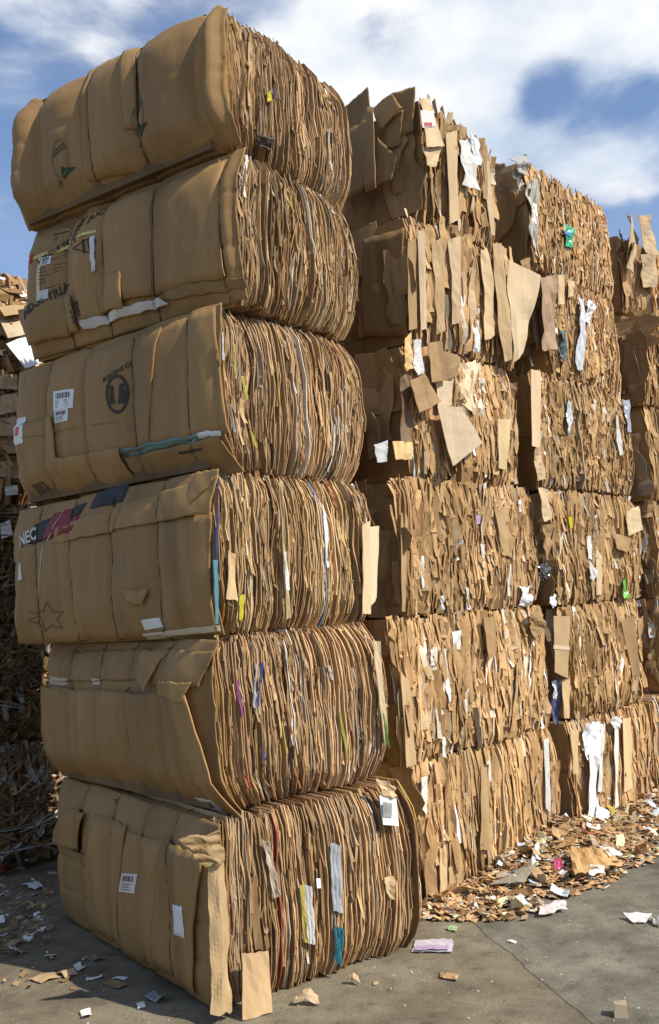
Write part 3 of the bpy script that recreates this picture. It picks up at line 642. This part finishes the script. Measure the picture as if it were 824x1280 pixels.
# middle column, bottom to top
F(c0, [(526, 972), (534, 970), (533, 1020), (527, 1010)], WHT, name='paper_sheet', mat=MW)
F(c0, [(608, 952), (612, 950), (613, 1000), (608, 995)], WHT, name='paper_sheet', mat=MW); F(c0, [(680, 925), (686, 922), (688, 1015), (682, 1010)], WHT, name='plastic_film', mat=MF)
F(c0, [(560, 1085), (575, 1080), (578, 1120), (562, 1125)], PAN); F(c0, [(600, 960), (611, 957), (612, 1060), (600, 1062)], PAN); F(c0, [(548, 1060), (558, 1060), (560, 1130), (550, 1132)], (.56, .40, .22))
F(c0, [(617, 1000), (621, 1000), (622, 1010), (617, 1010)], (.7, .5, .04), name='paper_sheet', mat=MW); F(c0, [(530, 1070), (545, 1090), (548, 1120), (532, 1130)], BRN)
F(c1, [(596, 775), (618, 772), (620, 815), (602, 822)], BRN, -.05, (.05, 0, 0, .05)); F(c1, [(565, 790), (575, 788), (576, 812), (566, 812)], WHT, name='paper_sheet', mat=MW)
F(c1, [(538, 812), (543, 812), (543, 832), (538, 832)], WHT, name='paper_sheet', mat=MW); F(c1, [(590, 870), (594, 868), (602, 935), (598, 938)], (.10, .065, .04), -.035, name='flap'); F(c1, [(552, 920), (556, 922), (557, 948), (553, 945)], WHT, name='paper_sheet', mat=MW)  # the narrow dark strip stands in for the shade of the long crack
F(c1, [(653, 765), (672, 762), (678, 790), (662, 800)], BRN, -.05, (.04, 0, .03, .04), rough=.02); F(c1, [(480, 800), (497, 805), (499, 840), (484, 830)], BRN, -.02, (.04, 0, 0, .04)); F(c1, [(500, 840), (512, 850), (520, 955), (508, 958)], (.50, .34, .18), -.04)
F(c2, [(500, 640), (508, 640), (508, 765), (502, 765)], PAN, -.05); F(c2, [(606, 670), (614, 668), (615, 705), (608, 705)], DRK, -.05); F(c2, [(594, 638), (600, 638), (601, 655), (595, 655)], (.35, .28, .42), name='paper_sheet', mat=MW)
for (x, y0, y1, dx) in ((600, 680, 715, 4), (634, 705, 745, 0), (526, 695, 735, 1), (582, 735, 762, 2), (551, 745, 762, 0), (648, 625, 640, 0)): F(c2, [(x, y0), (x+3, y0), (x+3.5+dx, y1), (x+dx, y1)], WHT, name='paper_sheet', mat=MW, rough=.006)
F(c2, [(650, 735), (662, 732), (664, 756), (652, 758)], (.74, .74, .75), name='plastic_film', mat=MF, rough=.02); F(c2, [(620, 640), (632, 630), (640, 700), (628, 690)], PAN, -.06)
# fourth: loose squares
F(c3, [(545, 510), (575, 508), (600, 555), (560, 582)], (.50, .38, .25), -.11, (0, 0, .02, .03), n=(6, 8), label='big pale loose square'); F(c3, [(510, 480), (530, 470), (545, 505), (516, 520)], BRN, -.10, (.02, .0, .03, .05), label='dark tilted square')
F(c3, [(532, 430), (553, 428), (555, 475), (536, 478)], tint(BRN, 1.05), -.09, (.02, 0, .02, .03)); F(c3, [(555, 438), (572, 448), (565, 468), (556, 474)], BRN, -.08, (.0, .03, .03, .0)); F(c3, [(500, 425), (514, 418), (516, 460), (498, 465)], (.60, .40, .18), -.06, (.03, 0, 0, .05), rough=.015)
F(c3, [(515, 425), (526, 424), (530, 466), (520, 470)], WHT, -.07, name='plastic_film', mat=MF, rough=.012); F(c3, [(483, 553), (517, 553), (516, 574), (485, 576)], (.66, .44, .20), -.06, (.05, .0, .0, .05), wave=.008, n=(20, 3), name='corrugated_flap', label='corrugated strip with its flutes showing')
F(c3, [(462, 556), (482, 553), (481, 576), (464, 579)], (.42, .42, .42), -.04, (.04, .02, .02, .04)); F(c3, [(545, 475), (566, 474), (565, 505), (548, 510)], (.60, .46, .30), -.07); F(c3, [(622, 525), (638, 525), (634, 585), (622, 585)], (.58, .42, .22), -.06)
F(c3, [(570, 455), (595, 450), (590, 520), (575, 505)], (.60, .46, .29), -.05, rough=.02); F(c3, [(590, 480), (602, 470), (604, 520), (594, 520)], (.66, .60, .50), -.06, rough=.02)
F(c3, [(500, 468), (512, 470), (516, 545), (494, 560)], DRK, -.04, (0, .0, .0, .04), rough=.02)
# fifth
F(c4, [(628, 330), (664, 348), (650, 440), (636, 456)], (.56, .42, .26), -.07, (.04, .08, .02, .03), n=(8, 12), rough=.010, label='big curled sheet bending outward'); F(c4, [(612, 305), (626, 310), (640, 450), (628, 452)], (.50, .34, .18), -.08, (.02, .02, .0, .0), crease=.03, n=(4, 12), rough=.012)
F(c4, [(598, 315), (610, 312), (618, 420), (604, 425)], (.54, .38, .21), -.07, (.02, .0, .0, .02), crease=.03, n=(4, 12), rough=.014); F(c4, [(508, 300), (518, 298), (520, 412), (510, 415)], BRN, -.05); F(c4, [(540, 300), (552, 300), (556, 410), (545, 415)], PAN, -.06, crease=.02, rough=.012, n=(4, 10))
F(c4, [(522, 290), (530, 290), (534, 412), (526, 414)], (.56, .42, .26), -.06, crease=.015); F(c4, [(592, 390), (600, 385), (598, 440), (592, 440)], WHT, -.06, name='plastic_film', mat=MF, rough=.015); F(c4, [(560, 300), (575, 296), (574, 400), (566, 405)], (.54, .38, .22), -.06, crease=.025, rough=.012, n=(4, 10))
b = c4; b.patch([(455, 300), (505, 285), (505, 420), (455, 420)], .03, tint(KR, .85), n=(8, 8), label='smooth shaded side panel'); b.line([(632, 355), (660, 372)], .004, INK, .02) if 0 else None
# topmost: bent panels
b = c5
for q, l, t in (([(436, 138), (466, 112), (470, 150), (440, 175)], .10, 1.0), ([(440, 175), (478, 150), (476, 235), (444, 262)], .14, .92), ([(478, 145), (486, 145), (492, 245), (478, 250)], .20, 1.0),
                ([(474, 140), (498, 122), (512, 140), (486, 168)], .12, 1.1), ([(486, 180), (512, 205), (505, 232), (486, 240)], .15, .9), ([(492, 118), (520, 108), (520, 165), (500, 175)], .06, .8), ([(486, 150), (510, 140), (505, 185), (488, 190)], .08, .85)):
    b.patch(q, l, tint(KR, t), 'flap', rough=.006, n=(8, 8))
F(c5, [(524, 125), (532, 124), (553, 182), (530, 184)], (.60, .44, .26), -.10, (.02, .02, .02, .02), label='pale tapering flap with a white label'); F(c5, [(525, 138), (541, 139), (544, 158), (528, 160)], WHT, -.125, (0, .0, .0, .0), 'shipping_label', MW, rough=0)
F(c5, [(530, 153), (540, 153), (540, 158), (531, 158)], (.40, .10, .12), -.13, name='printed_mark', mat=MI, rough=0, th=.0004); F(c5, [(528, 184), (552, 184), (544, 208), (534, 208)], (.52, .37, .21), -.10)
F(c5, [(556, 165), (570, 160), (572, 275), (563, 278)], (.54, .38, .21), -.08, label='upright board left of the white paper'); F(c5, [(572, 155), (580, 158), (585, 192), (577, 190)], BRN, -.07); F(c5, [(574, 176), (585, 174), (596, 240), (579, 232)], WHT, -.09, (.0, .02, .03, 0), 'paper_sheet', MW, rough=.015, n=(5, 8))
F(c5, [(582, 165), (600, 178), (602, 210), (590, 205)], (.70, .72, .74), -.10, (.02, .0, .0, .02), 'paper_sheet', MW, rough=.015); F(c5, [(604, 205), (612, 202), (618, 292), (612, 290)], (.52, .37, .22), -.07); F(c5, [(600, 190), (606, 190), (610, 250), (603, 250)], BRN, -.06)
# third column
F(d0, [(728, 905), (752, 902), (746, 960), (733, 950)], (.74, .75, .77), -.07, name='plastic_film', mat=MF, rough=.022, n=(7, 8), label='bunched white plastic at the top'); F(d0, [(734, 940), (746, 940), (746, 1045), (738, 1045)], (.80, .80, .79), -.08, name='plastic_film', mat=MF, rough=.014, n=(4, 12), label='long white plastic strip')
F(d0, [(745, 1005), (759, 1015), (754, 1030), (744, 1038)], (.78, .77, .75), -.09, (0, .03, .03, 0), 'plastic_film', MF, rough=.012); F(d0, [(740, 1045), (750, 1040), (754, 1058), (744, 1058)], WHT, -.10, name='plastic_film', mat=MF, rough=.012)
F(d0, [(762, 897), (778, 895), (774, 910), (768, 912)], WHT, -.08, name='plastic_film', mat=MF, rough=.012); F(d0, [(767, 905), (772, 905), (773, 1015), (769, 1015)], (.70, .66, .58), -.07, name='paper_sheet', mat=MW, rough=.008, n=(3, 10))
F(d0, [(778, 900), (789, 898), (790, 985), (780, 990)], (.56, .40, .21), -.07); F(d0, [(750, 905), (757, 905), (752, 990), (747, 990)], (.66, .62, .56), -.06, name='plastic_film', mat=MF, rough=.01); F(d0, [(712, 915), (722, 915), (722, 970), (716, 970)], (.54, .37, .19), -.06)
F(d1, [(692, 770), (712, 770), (710, 848), (693, 840)], (.42, .29, .15), -.09, (.0, .0, .0, 0), 'box_end', n=(4, 6), label='taped box end at the left'); F(d1, [(692, 806), (712, 808), (712, 813), (692, 811)], (.50, .40, .27), -.098, name='tape_strip', mat=MW, rough=0, th=.001)
F(d1, [(776, 775), (790, 770), (796, 845), (790, 848)], BRN, -.06, (0, .02, .03, 0)); F(d1, [(690, 850), (698, 850), (700, 905), (692, 905)], (.10, .10, .20), -.01, name='plastic_film', mat=MF, rough=.02); F(d1, [(691, 852), (695, 850), (696, 875), (692, 872)], WHT, -.03, name='plastic_film', mat=MF, rough=.01)
F(d1, [(702, 850), (712, 850), (712, 900), (704, 900)], (.55, .38, .2), -.06); F(d1, [(790, 775), (794, 775), (795, 865), (791, 865)], (.50, .34, .18), -.05)
F(d2, [(666, 612), (684, 610), (690, 648), (672, 655)], (.52, .38, .22), -.08, (.04, 0, 0, .05), rough=.008); F(d2, [(672, 655), (692, 655), (684, 700), (676, 695)], BRN, -.06, (.03, 0, 0, .04), rough=.015); F(d2, [(709, 646), (717, 646), (717, 660), (710, 660)], (.75, .65, .02), -.075, name='coloured_sheet', mat=MW)
F(d2, [(782, 640), (794, 632), (798, 662), (785, 672)], (.56, .42, .25), -.08, (0, .03, .04, 0)); F(d2, [(766, 668), (786, 672), (778, 690), (768, 684)], tint(BRN, 1.1), -.08, (0, .02, .03, .02)); F(d2, [(736, 700), (748, 715), (742, 728), (737, 722)], WHT, -.07, name='paper_sheet', mat=MW, rough=.01)
F(d2, [(778, 725), (785, 722), (786, 748), (780, 748)], (.15, .42, .05), -.07, name='plastic_film', mat=MF, rough=.01); F(d2, [(672, 708), (686, 704), (688, 722), (676, 725)], (.08, .08, .09), -.05, name='plastic_film', mat=MF, rough=.02); F(d2, [(686, 750), (695, 742), (696, 756), (690, 760)], (.7, .7, .75), -.07, name='plastic_film', mat=MF, rough=.01)
F(d2, [(733, 670), (738, 670), (740, 700), (735, 698)], WHT, name='paper_sheet', mat=MW); F(d2, [(745, 680), (752, 680), (752, 745), (746, 745)], (.58, .43, .25))
F(d3, [(664, 462), (675, 462), (675, 560), (666, 560)], (.60, .43, .26), -.07, rough=.002, label='straight pale upright strip'); F(d3, [(660, 565), (675, 560), (682, 600), (664, 604)], (.46, .32, .18), -.06, (.05, 0, 0, .05), rough=.012, crease=.03); F(d3, [(712, 560), (715, 560), (727, 600), (716, 600)], (.09, .06, .04), -.035)
F(d3, [(709, 500), (715, 505), (714, 545), (709, 540)], (.45, .48, .48), -.06, name='plastic_film', mat=MF, rough=.008); F(d3, [(769, 520), (773, 518), (778, 568), (774, 570)], WHT, -.06, name='plastic_film', mat=MF, rough=.008); F(d3, [(778, 500), (786, 500), (790, 540), (784, 540)], (.30, .31, .34), -.04, name='plastic_film', mat=MF, rough=.01)
F(d3, [(628, 480), (642, 478), (648, 540), (640, 545)], DRK, .05, rough=.02)
F(d4, [(724, 372), (731, 374), (730, 466), (722, 458)], (.58, .59, .61), -.07, name='plastic_film', mat=MF, rough=.020, n=(9, 16), label='shiny crumpled plastic film'); F(d4, [(732, 377), (743, 375), (741, 392), (736, 415)], (.62, .60, .58), -.07, name='plastic_film', mat=MF, rough=.025, n=(5, 8)); F(d4, [(697, 345), (706, 345), (705, 380), (698, 380)], (.58, .40, .22), -.07)
F(d4, [(711, 350), (718, 352), (717, 372), (711, 372)], (.60, .42, .24), -.07); F(d4, [(700, 415), (708, 413), (708, 450), (702, 452)], (.10, .14, .14), -.05, name='plastic_film', mat=MF, rough=.02); F(d4, [(658, 345), (672, 335), (676, 430), (664, 440)], (.26, .15, .09), .08, (.03, 0, 0, .03), n=(4, 10), rough=.01, label='dark leaning board at the left end')
F(d4, [(676, 350), (690, 345), (692, 440), (680, 440)], (.34, .22, .13), -.03, (.0, .03, .03, 0), rough=.018)
F(d5, [(706, 280), (718, 288), (716, 310), (708, 308)], (.03, .42, .22), -.07, name='plastic_film', mat=MF, rough=.012, label='green plastic piece'); F(d5, [(706, 288), (714, 292), (714, 296), (706, 292)], (.1, .2, .5), -.085, name='printed_mark', mat=MI, rough=0, th=.0006)
F(d5, [(638, 198), (656, 194), (658, 218), (648, 222)], (.34, .33, .31), -.08, (.0, .03, .0, .05), 'paper_sheet', MW, rough=.02); F(d5, [(662, 228), (670, 226), (673, 320), (664, 310)], (.42, .39, .33), -.05, name='plastic_film', mat=MF, rough=.025, n=(5, 10)); F(d5, [(641, 208), (650, 212), (653, 234), (648, 242)], (.45, .40, .33), -.07, name='paper_sheet', mat=MW, rough=.02)
F(d5, [(650, 325), (662, 322), (664, 345), (652, 345)], BRN, -.04)
b = d5
for q, l, t in (([(612, 205), (632, 205), (640, 240), (614, 232)], .05, .9), ([(616, 225), (650, 245), (645, 285), (614, 320)], .08, 1.05), ([(625, 280), (655, 250), (655, 330), (628, 330)], .04, .85)): b.patch(q, l, tint(KR, t), 'flap', rough=.01, n=(8, 8))
F(e5, [(759, 284), (782, 270), (798, 300), (775, 345)], (.56, .40, .23), -.0, (.22, .0, .0, .05), n=(6, 10), crease=.03, label='long folded board tilted to the left'); F(e5, [(766, 310), (782, 305), (786, 345), (770, 340)], (.58, .42, .24), -.05, (.2, .05, .05, .1)); F(e5, [(796, 270), (812, 268), (822, 320), (806, 315)], (.46, .32, .18), -.1, rough=.014)
F(e5, [(800, 320), (820, 318), (822, 360), (804, 362)], (.42, .30, .17), -.1, rough=.012); F(e5, [(768, 345), (790, 350), (782, 378), (772, 370)], BRN, .1, rough=.01)

# ================================================================== stack behind on the left
for k, (z0, H, lab) in enumerate(((0, .86, 'bottom bale of the dark stack behind the left side, loose scraps spilling from it'), (.87, .85, 'second bale up in the dark stack behind the left side, full of small scraps'),
                                  (1.73, .85, 'middle bale of the dark stack behind the left side'), (2.59, .86, 'fourth bale up of the stack behind the left side, half in shade'), (3.46, .92, 'sunlit top bale of the stack behind the left side, with a white sheet'))):
    hz = k >= 3
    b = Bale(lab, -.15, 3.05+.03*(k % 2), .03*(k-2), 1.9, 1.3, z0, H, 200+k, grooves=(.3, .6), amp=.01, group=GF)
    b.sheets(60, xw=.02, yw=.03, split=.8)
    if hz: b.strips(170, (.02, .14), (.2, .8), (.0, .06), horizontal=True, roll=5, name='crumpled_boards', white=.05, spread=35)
    else: b.strips(1100, (.01, .05), (.03, .13), (.0, .09), roll=50, spread=55, name='crumpled_scraps', white=.10, crush=.9, tone=.55)  # scrap colour darkened to stand for the shade on the lower bales
    if k == 4:
        F(b, [(8, 430), (30, 420), (62, 450), (22, 464)], (.80, .80, .78), -.12, (0, .0, .1, .1), 'paper_sheet', MW, n=(6, 6), label='white sheet hanging out')
        F(b, [(0, 385), (34, 380), (34, 392), (0, 396)], PAN, -.1, (0, .0, .05, .05)); F(b, [(0, 400), (30, 396), (32, 420), (4, 425)], (.56, .44, .30), -.1, (0, .0, .05, .05))
        F(b, [(0, 470), (22, 466), (22, 486), (0, 488)], (.58, .42, .24), -.1)
    if k == 3:
        F(b, [(0, 495), (20, 490), (22, 515), (0, 518)], (.58, .42, .24), -.1); F(b, [(0, 522), (18, 520), (18, 545), (0, 545)], (.56, .40, .24), -.1)
        F(b, [(0, 575), (16, 575), (18, 598), (0, 598)], (.42, .32, .2), -.08); F(b, [(6, 608), (22, 606), (22, 618), (7, 620)], (.62, .62, .62), -.12, name='paper_sheet', mat=MW)
    if k == 2: F(b, [(0, 655), (12, 650), (16, 668), (2, 674)], (.66, .66, .66), -.12, name='paper_sheet', mat=MW)

# ================================================================== loose pieces on the ground
def piece(name, label, cat, pts, tone, z=(0, 0, 0, 0), mat=None, rough=.006, n=(6, 5), th=.004, group=None, crease=0, base=.004, wave=0):
    """a sheet lying on the ground; pts = 4 ground pixels (far-left, far-right, near-right, near-left), z = height of each corner"""
    r = random.Random(hash(label) % 9973 if 0 else len(label)*31+int(pts[0][0])); q = []
    for a, h in zip(pts, z): g = gnd(*a, z=base+h) if h < 1.6 else gnd(*a); q.append(g)
    c = sum(q, Vector())/4; c.z = 0; nn = SN(r, 6); n3 = SN(r, 5); P = []
    for i in range(n[0]+1):
        u = i/n[0]; row = []
        for j in range(n[1]+1):
            v = j/n[1]; p = (q[0]*(1-u)+q[1]*u)*(1-v)+(q[3]*(1-u)+q[2]*u)*v
            p = p+Vector((rough*.8*n3(v+u*.3), rough*.8*n3(u+3), abs(rough*nn(u, v))*1.2+crease*(1-abs(2*u-1))+wave*math.sin(u*20)))
            p.z = max(p.z, base); row.append(p)
        P.append(row)
    b = MB(); b.shell(P, tone, th, nrm=Vector((0, 0, 1)) if False else None)
    o = b.build(name, mat or MP, None, c); o.location = c
    return tag(o, label, cat, group)
piece('newspaper_sheet', 'folded pale lavender newspaper lying on the ground right of the corner stack', 'paper', [(520, 1176), (566, 1175), (567, 1190), (515, 1190)], (.60, .54, .58), (.0, .012, .004, .0), MW, .010, (9, 6), .003)
piece('printed_band', 'pinkish printed strip lying on the lavender newspaper', 'paper', [(520, 1183), (560, 1182), (562, 1187), (519, 1188)], (.45, .34, .46), (.012, .018, .014, .012), MW, .004, (8, 3), .002)
piece('cardboard_scrap', 'small tan rectangle of cardboard lying alone on the open ground below the newspaper', 'cardboard scrap', [(552, 1216), (573, 1219), (570, 1227), (550, 1223)], (.46, .30, .15))
piece('paper_scrap', 'white curved paper piece lying alone near the right edge of the photo', 'paper', [(779, 1142), (814, 1143), (806, 1154), (790, 1154)], (.76, .73, .68), (.02, .02, 0, 0), MW, .006)
piece('plastic_scrap', 'grey crumpled plastic at the right edge of the photo', 'plastic scrap', [(812, 1146), (824, 1146), (828, 1160), (818, 1158)], (.42, .42, .40), (.01, .02, 0, 0), MF, .012)
piece('cardboard_scrap', 'folded brown cardboard scrap at the foot of the corner stack', 'cardboard scrap', [(378, 1240), (396, 1246), (399, 1257), (366, 1257)], (.46, .33, .19), (.05, .02, 0, 0), None, .008, crease=.02)
piece('cardboard_scrap', 'small peaked cardboard scrap near the foot of the corner stack, right of the folded one', 'cardboard scrap', [(436, 1222), (446, 1222), (450, 1231), (434, 1229)], (.46, .33, .19), (.03, .02, 0, 0), None, .006, crease=.02)
piece('newspaper_scrap', 'torn white scrap printed with pink, at the front edge of the heap', 'paper', [(675, 1132), (706, 1128), (710, 1138), (676, 1144)], (.66, .58, .55), (.015, .02, .01, .01), MW, .014)
piece('green_scrap', 'small green scrap right of the corner stack', 'paper', [(561, 1158), (571, 1159), (570, 1165), (561, 1163)], (.40, .56, .30), (.01, .01, 0, 0), MW, .004)
piece('grey_board', 'flat grey sheet lying on the heap in front of the white panel', 'board', [(640, 1090), (672, 1080), (655, 1104), (612, 1107)], (.36, .33, .27), (.05, .10, .08, .05), MW, .006)
piece('crumpled_sheet', 'wide orange brown crumpled corrugated sheet on top of the heap', 'cardboard', [(712, 1063), (758, 1064), (778, 1082), (722, 1094)], (.50, .31, .13), (.13, .11, .055, .075), None, .016, (14, 8), wave=.008)
piece('pink_packet', 'pink packet on the heap right of the white panel', 'packet', [(690, 1076), (702, 1075), (706, 1086), (692, 1088)], (.42, .05, .13), (.16, .16, .12, .12), MF, .010)
piece('white_paper', 'white paper strip lying at the foot of the hanging plastic', 'paper', [(748, 1058), (765, 1062), (780, 1070), (762, 1072)], (.76, .74, .70), (.12, .10, .08, .10), MW, .012)
piece('white_paper', 'white crumpled paper at the right corner of the orange brown sheet', 'paper', [(730, 1086), (752, 1084), (756, 1094), (738, 1097)], (.70, .68, .64), (.08, .08, .04, .05), MW, .016)
piece('white_paper', 'forked white paper in the front of the heap', 'paper', [(640, 1126), (652, 1118), (664, 1132), (646, 1132)], (.70, .68, .64), (.04, .05, .02, .02), MW, .012)

def board(name, label, cat, pts, tone, mat=None, th=.012, rough=.003):
    """stiff board given by four world points"""
    c = sum(pts, Vector())/4; c.z = min(p.z for p in pts); r = random.Random(len(label)); nn = SN(r, 9); P = []
    for i in range(7):
        u = i/6; P.append([(pts[0]*(1-u)+pts[1]*u)*(1-j/6)+(pts[3]*(1-u)+pts[2]*u)*(j/6)+Vector((0, rough*nn(u, j/6), rough*nn(u*3, j/2))) for j in range(7)])
    b = MB(); b.shell(P, tone, th); o = b.build(name, mat or MP, None, c); o.location = c; return tag(o, label, cat)
def wall(px, py, y): d = ray(px, py); return O+d*((y-O.y)/d.y)
board('white_board', 'stiff white board standing on the heap against the bottom row of bales', 'board', [wall(668, 1056, -.10), wall(697, 1049, -.05), wall(701, 1066, -.12), wall(660, 1088, -.24)], (.60, .64, .62), MW)
board('cardboard_flap', 'dark brown cardboard triangle leaning at the gap between the two bottom bales', 'cardboard', [wall(705, 1028, .0), wall(712, 1026, -.02), wall(737, 1062, -.16), wall(704, 1066, -.14)], (.27, .18, .09))
board('white_shard', 'upright white plastic shard leaning against the bale at the right edge', 'plastic scrap', [wall(804, 1022, -.03), wall(811, 1020, -.03), wall(814, 1042, -.10), wall(803, 1046, -.12)], (.78, .77, .74), MF)
g0, g1 = gnd(303, 1277), gnd(340, 1266)

def up(px, py, base, back=.03):
    d = ray(px, py); t = (base.y+back-O.y)/d.y; return O+d*t
board('cardboard_piece', 'flat tan rectangle of cardboard standing against the foot of the corner stack', 'cardboard', [up(302, 1192, g0), up(335, 1189, g1), g1+Vector((0, 0, .004)), g0+Vector((0, 0, .004))], (.50, .33, .17), None, .006)
def block(label, px, py, s, tone, name='wood_block', cat='block'):
    g = gnd(px, py); b = MB(); b.box((-s/2, -s/2, 0), (s/2, s/2*1.1, s*.9), tone)
    for k in range(4): v = b.v[4+k]; b.v[4+k] = (v[0]*.82+.004, v[1]*.9, v[2]+.006*(k % 2))
    o = b.build(name, MP); o.location = (g.x, g.y, .001); o.rotation_euler.z = .5
    return tag(o, label, cat)
block('small tan block standing alone on the open ground at the bottom right', 777, 1270, .052, (.40, .31, .21))

# countable bigger scraps
R = random.Random(5)
def scrap(p, s, tone, mat, label, cat, group, name, zlift=0, tilt=.5):
    b = MB(); nn = SN(R, 12/s*.05); a, c = s*R.uniform(.7, 1.3)/2, s*R.uniform(.35, .8)/2; sk = R.uniform(-.4, .4); bend = R.uniform(-.5, .5)*s
    P = [[Vector((u*a+sk*v*c, v*c*(1-.3*u*sk), bend*u*u*.5+nn(u, v)*s*.05)) for v in (-1, 0, 1)] for u in (-1, -.3, .4, 1)]
    b.shell(P, tone, .003, ecol=tint(tone, 1.15)); mz = min(v[2] for v in b.v)
    o = b.build(name, mat); o.location = (p.x, p.y, zlift-mz+.002+(s*.12 if zlift else 0)); o.rotation_euler = (R.gauss(0, tilt) if zlift else R.gauss(0, .05), R.gauss(0, tilt) if zlift else R.gauss(0, .05), R.uniform(0, 6.28))
    return tag(o, label, cat, group)
def heap_h(x, y):
    """height of the heap in front of the right-hand wall"""
    if x < 1.22 or x > 5.6: return 0
    K = ((1.2, .05), (1.3, .30), (1.5, .48), (2.0, .60), (2.6, .68), (3.1, .62), (3.6, .46), (5.6, .34)); wdt = .3
    for (a, p), (c, q) in zip(K, K[1:]):
        if a <= x <= c: wdt = p+(q-p)*(x-a)/(c-a)
    wdt += .04*math.sin(x*9)+.025*math.sin(x*23); t = (.03-y)/wdt
    if t > 1 or t < -.4 or (t > .66 and R.random() < .55): return 0
    return max(0, (1-max(t, 0)))**.9*(.04+.15*math.exp(-((x-2.75)/.65)**2)+.07*math.exp(-((x-4.3)/.7)**2))+.008
WC = [(.78, .76, .72), (.62, .60, .56), (.70, .68, .40), (.56, .66, .72)]
k = 0
while k < 170:
    x, y = R.uniform(1.3, 5.2), R.uniform(-.68, .0); h = heap_h(x, y)
    if h <= 0: continue
    wh = R.random() < .15
    scrap(Vector((x, y, 0)), R.uniform(.04, .10), R.choice(WC) if wh else tint(kraft(R), .95), MW if wh else MC, 'white scrap of paper in the heap along the bottom row' if wh else 'torn brown cardboard scrap in the heap along the bottom row',
          'paper scrap' if wh else 'cardboard scrap', 'white scraps of the heap' if wh else 'brown scraps of the heap', 'paper_scrap' if wh else 'cardboard_scrap', zlift=h+.004)
    k += 1
# fine litter: nobody could count it
b = MB(); r = R
def bit(b, p, s, col, tilt=.5):
    m = Matrix.Rotation(r.uniform(0, 6.28), 3, 'Z') @ Matrix.Rotation(r.gauss(0, tilt), 3, 'X') @ Matrix.Rotation(r.gauss(0, tilt), 3, 'Y')
    a, c = s*r.uniform(.5, 1)/2, s*r.uniform(.25, .6)/2; k_ = r.uniform(-.3, .3)
    P = [[p+m @ Vector((u*a, v*c*(1+k_*u), k_*u*u*s*.4)) for v in (-1, 1)] for u in (-1, 0, 1)]
    b.shell(P, col, .0025, ecol=tint(col, 1.1))
for _ in range(9500):
    x, y = R.uniform(1.22, 5.5), R.uniform(-.72, .03); h = heap_h(x, y)
    if h <= 0: continue
    bit(b, Vector((x, y, r.uniform(.45, 1)*h+.006)), r.uniform(.02, .085), tint(kraft(r), 1.2) if r.random() > .10 else r.choice(WC), .28)
tag(b.build('scrap_litter', MC), 'low heap of small torn cardboard scraps along the foot of the bottom row', 'litter', kind='stuff')
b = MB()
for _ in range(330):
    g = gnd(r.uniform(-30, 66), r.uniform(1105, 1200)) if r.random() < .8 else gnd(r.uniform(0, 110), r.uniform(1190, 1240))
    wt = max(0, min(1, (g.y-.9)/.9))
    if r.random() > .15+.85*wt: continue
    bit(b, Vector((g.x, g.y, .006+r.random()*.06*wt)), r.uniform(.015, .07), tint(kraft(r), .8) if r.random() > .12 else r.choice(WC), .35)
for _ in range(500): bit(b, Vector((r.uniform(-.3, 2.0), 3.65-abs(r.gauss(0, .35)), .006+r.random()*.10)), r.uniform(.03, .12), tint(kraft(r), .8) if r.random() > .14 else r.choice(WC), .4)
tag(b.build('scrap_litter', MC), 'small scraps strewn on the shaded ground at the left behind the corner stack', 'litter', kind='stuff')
b = MB()
for _ in range(170):
    px, py = r.uniform(0, 830), r.uniform(1150, 1290); g = gnd(px, py)
    if g.y > -.12 or g.y < -2.2: 
        if g.x > -.25: continue
    bit(b, Vector((g.x, g.y, .003)), r.uniform(.004, .016), r.choice(((.5, .46, .4), (.36, .25, .15), (.6, .58, .55), (.2, .15, .1))), .1)
tag(b.build('crumbs', MC), 'tiny crumbs of paper and cardboard scattered over the open ground', 'crumbs', kind='stuff')
# scraps at the left foot of the corner stack
for (px, py, s, tone, mat, lab) in ((60, 1224, .10, (.44, .30, .17), MC, 'brown scrap left of the pair of scraps on the sunlit ground at bottom left'), (82, 1220, .12, (.46, .32, .19), MC, 'curled brown scrap on the sunlit ground at bottom left'),
                                    (118, 1224, .07, (.74, .72, .68), MW, 'small white crumpled paper in the shade left of the corner stack'), (150, 1224, .05, (.70, .68, .66), MW, 'smallest white bit in the shade left of the corner stack'),
                                    (100, 1212, .06, (.72, .70, .66), MW, 'white strip beside the crumpled paper in the shade'), (196, 1250, .10, (.34, .37, .38), MF, 'clear grey plastic scrap at the left foot of the corner stack'),
                                    (176, 1258, .05, (.74, .72, .68), MW, 'white bit beside the clear plastic scrap'), (108, 1270, .08, (.72, .66, .58), MW, 'pale curled scrap at the bottom edge of the photo'), (46, 1168, .09, (.70, .69, .66), MW, 'pale strip on the shaded ground near the left edge'),
                                    (40, 1110, .16, (.60, .61, .62), MW, 'large pale paper at the foot of the dark stack on the left'), (20, 1182, .10, (.36, .25, .14), MC, 'brown scrap at the left edge of the shade'), (120, 1200, .09, (.30, .20, .11), MC, 'dark brown scrap close to the left side of the bottom bale'),
                                    (145, 1232, .09, (.28, .18, .10), MC, 'reddish brown scrap below the bottom bale panel'), (470, 1230, .03, (.46, .34, .2), MC, 'tiny cardboard chip on the open ground right of the peaked scrap'), (640, 1178, .04, (.66, .64, .60), MW, 'tiny white chip on the open ground beside the ground joint'),
                                    (590, 1140, .07, (.46, .32, .18), MC, 'brown chip lying off the left front of the heap'), (655, 1150, .06, (.42, .32, .2), MC, 'brown chip lying off the front of the heap')):
    scrap(gnd(px, py), s, tone, mat, lab, 'paper scrap' if mat is not MC else 'cardboard scrap', None, 'paper_scrap' if mat is not MC else 'cardboard_scrap')
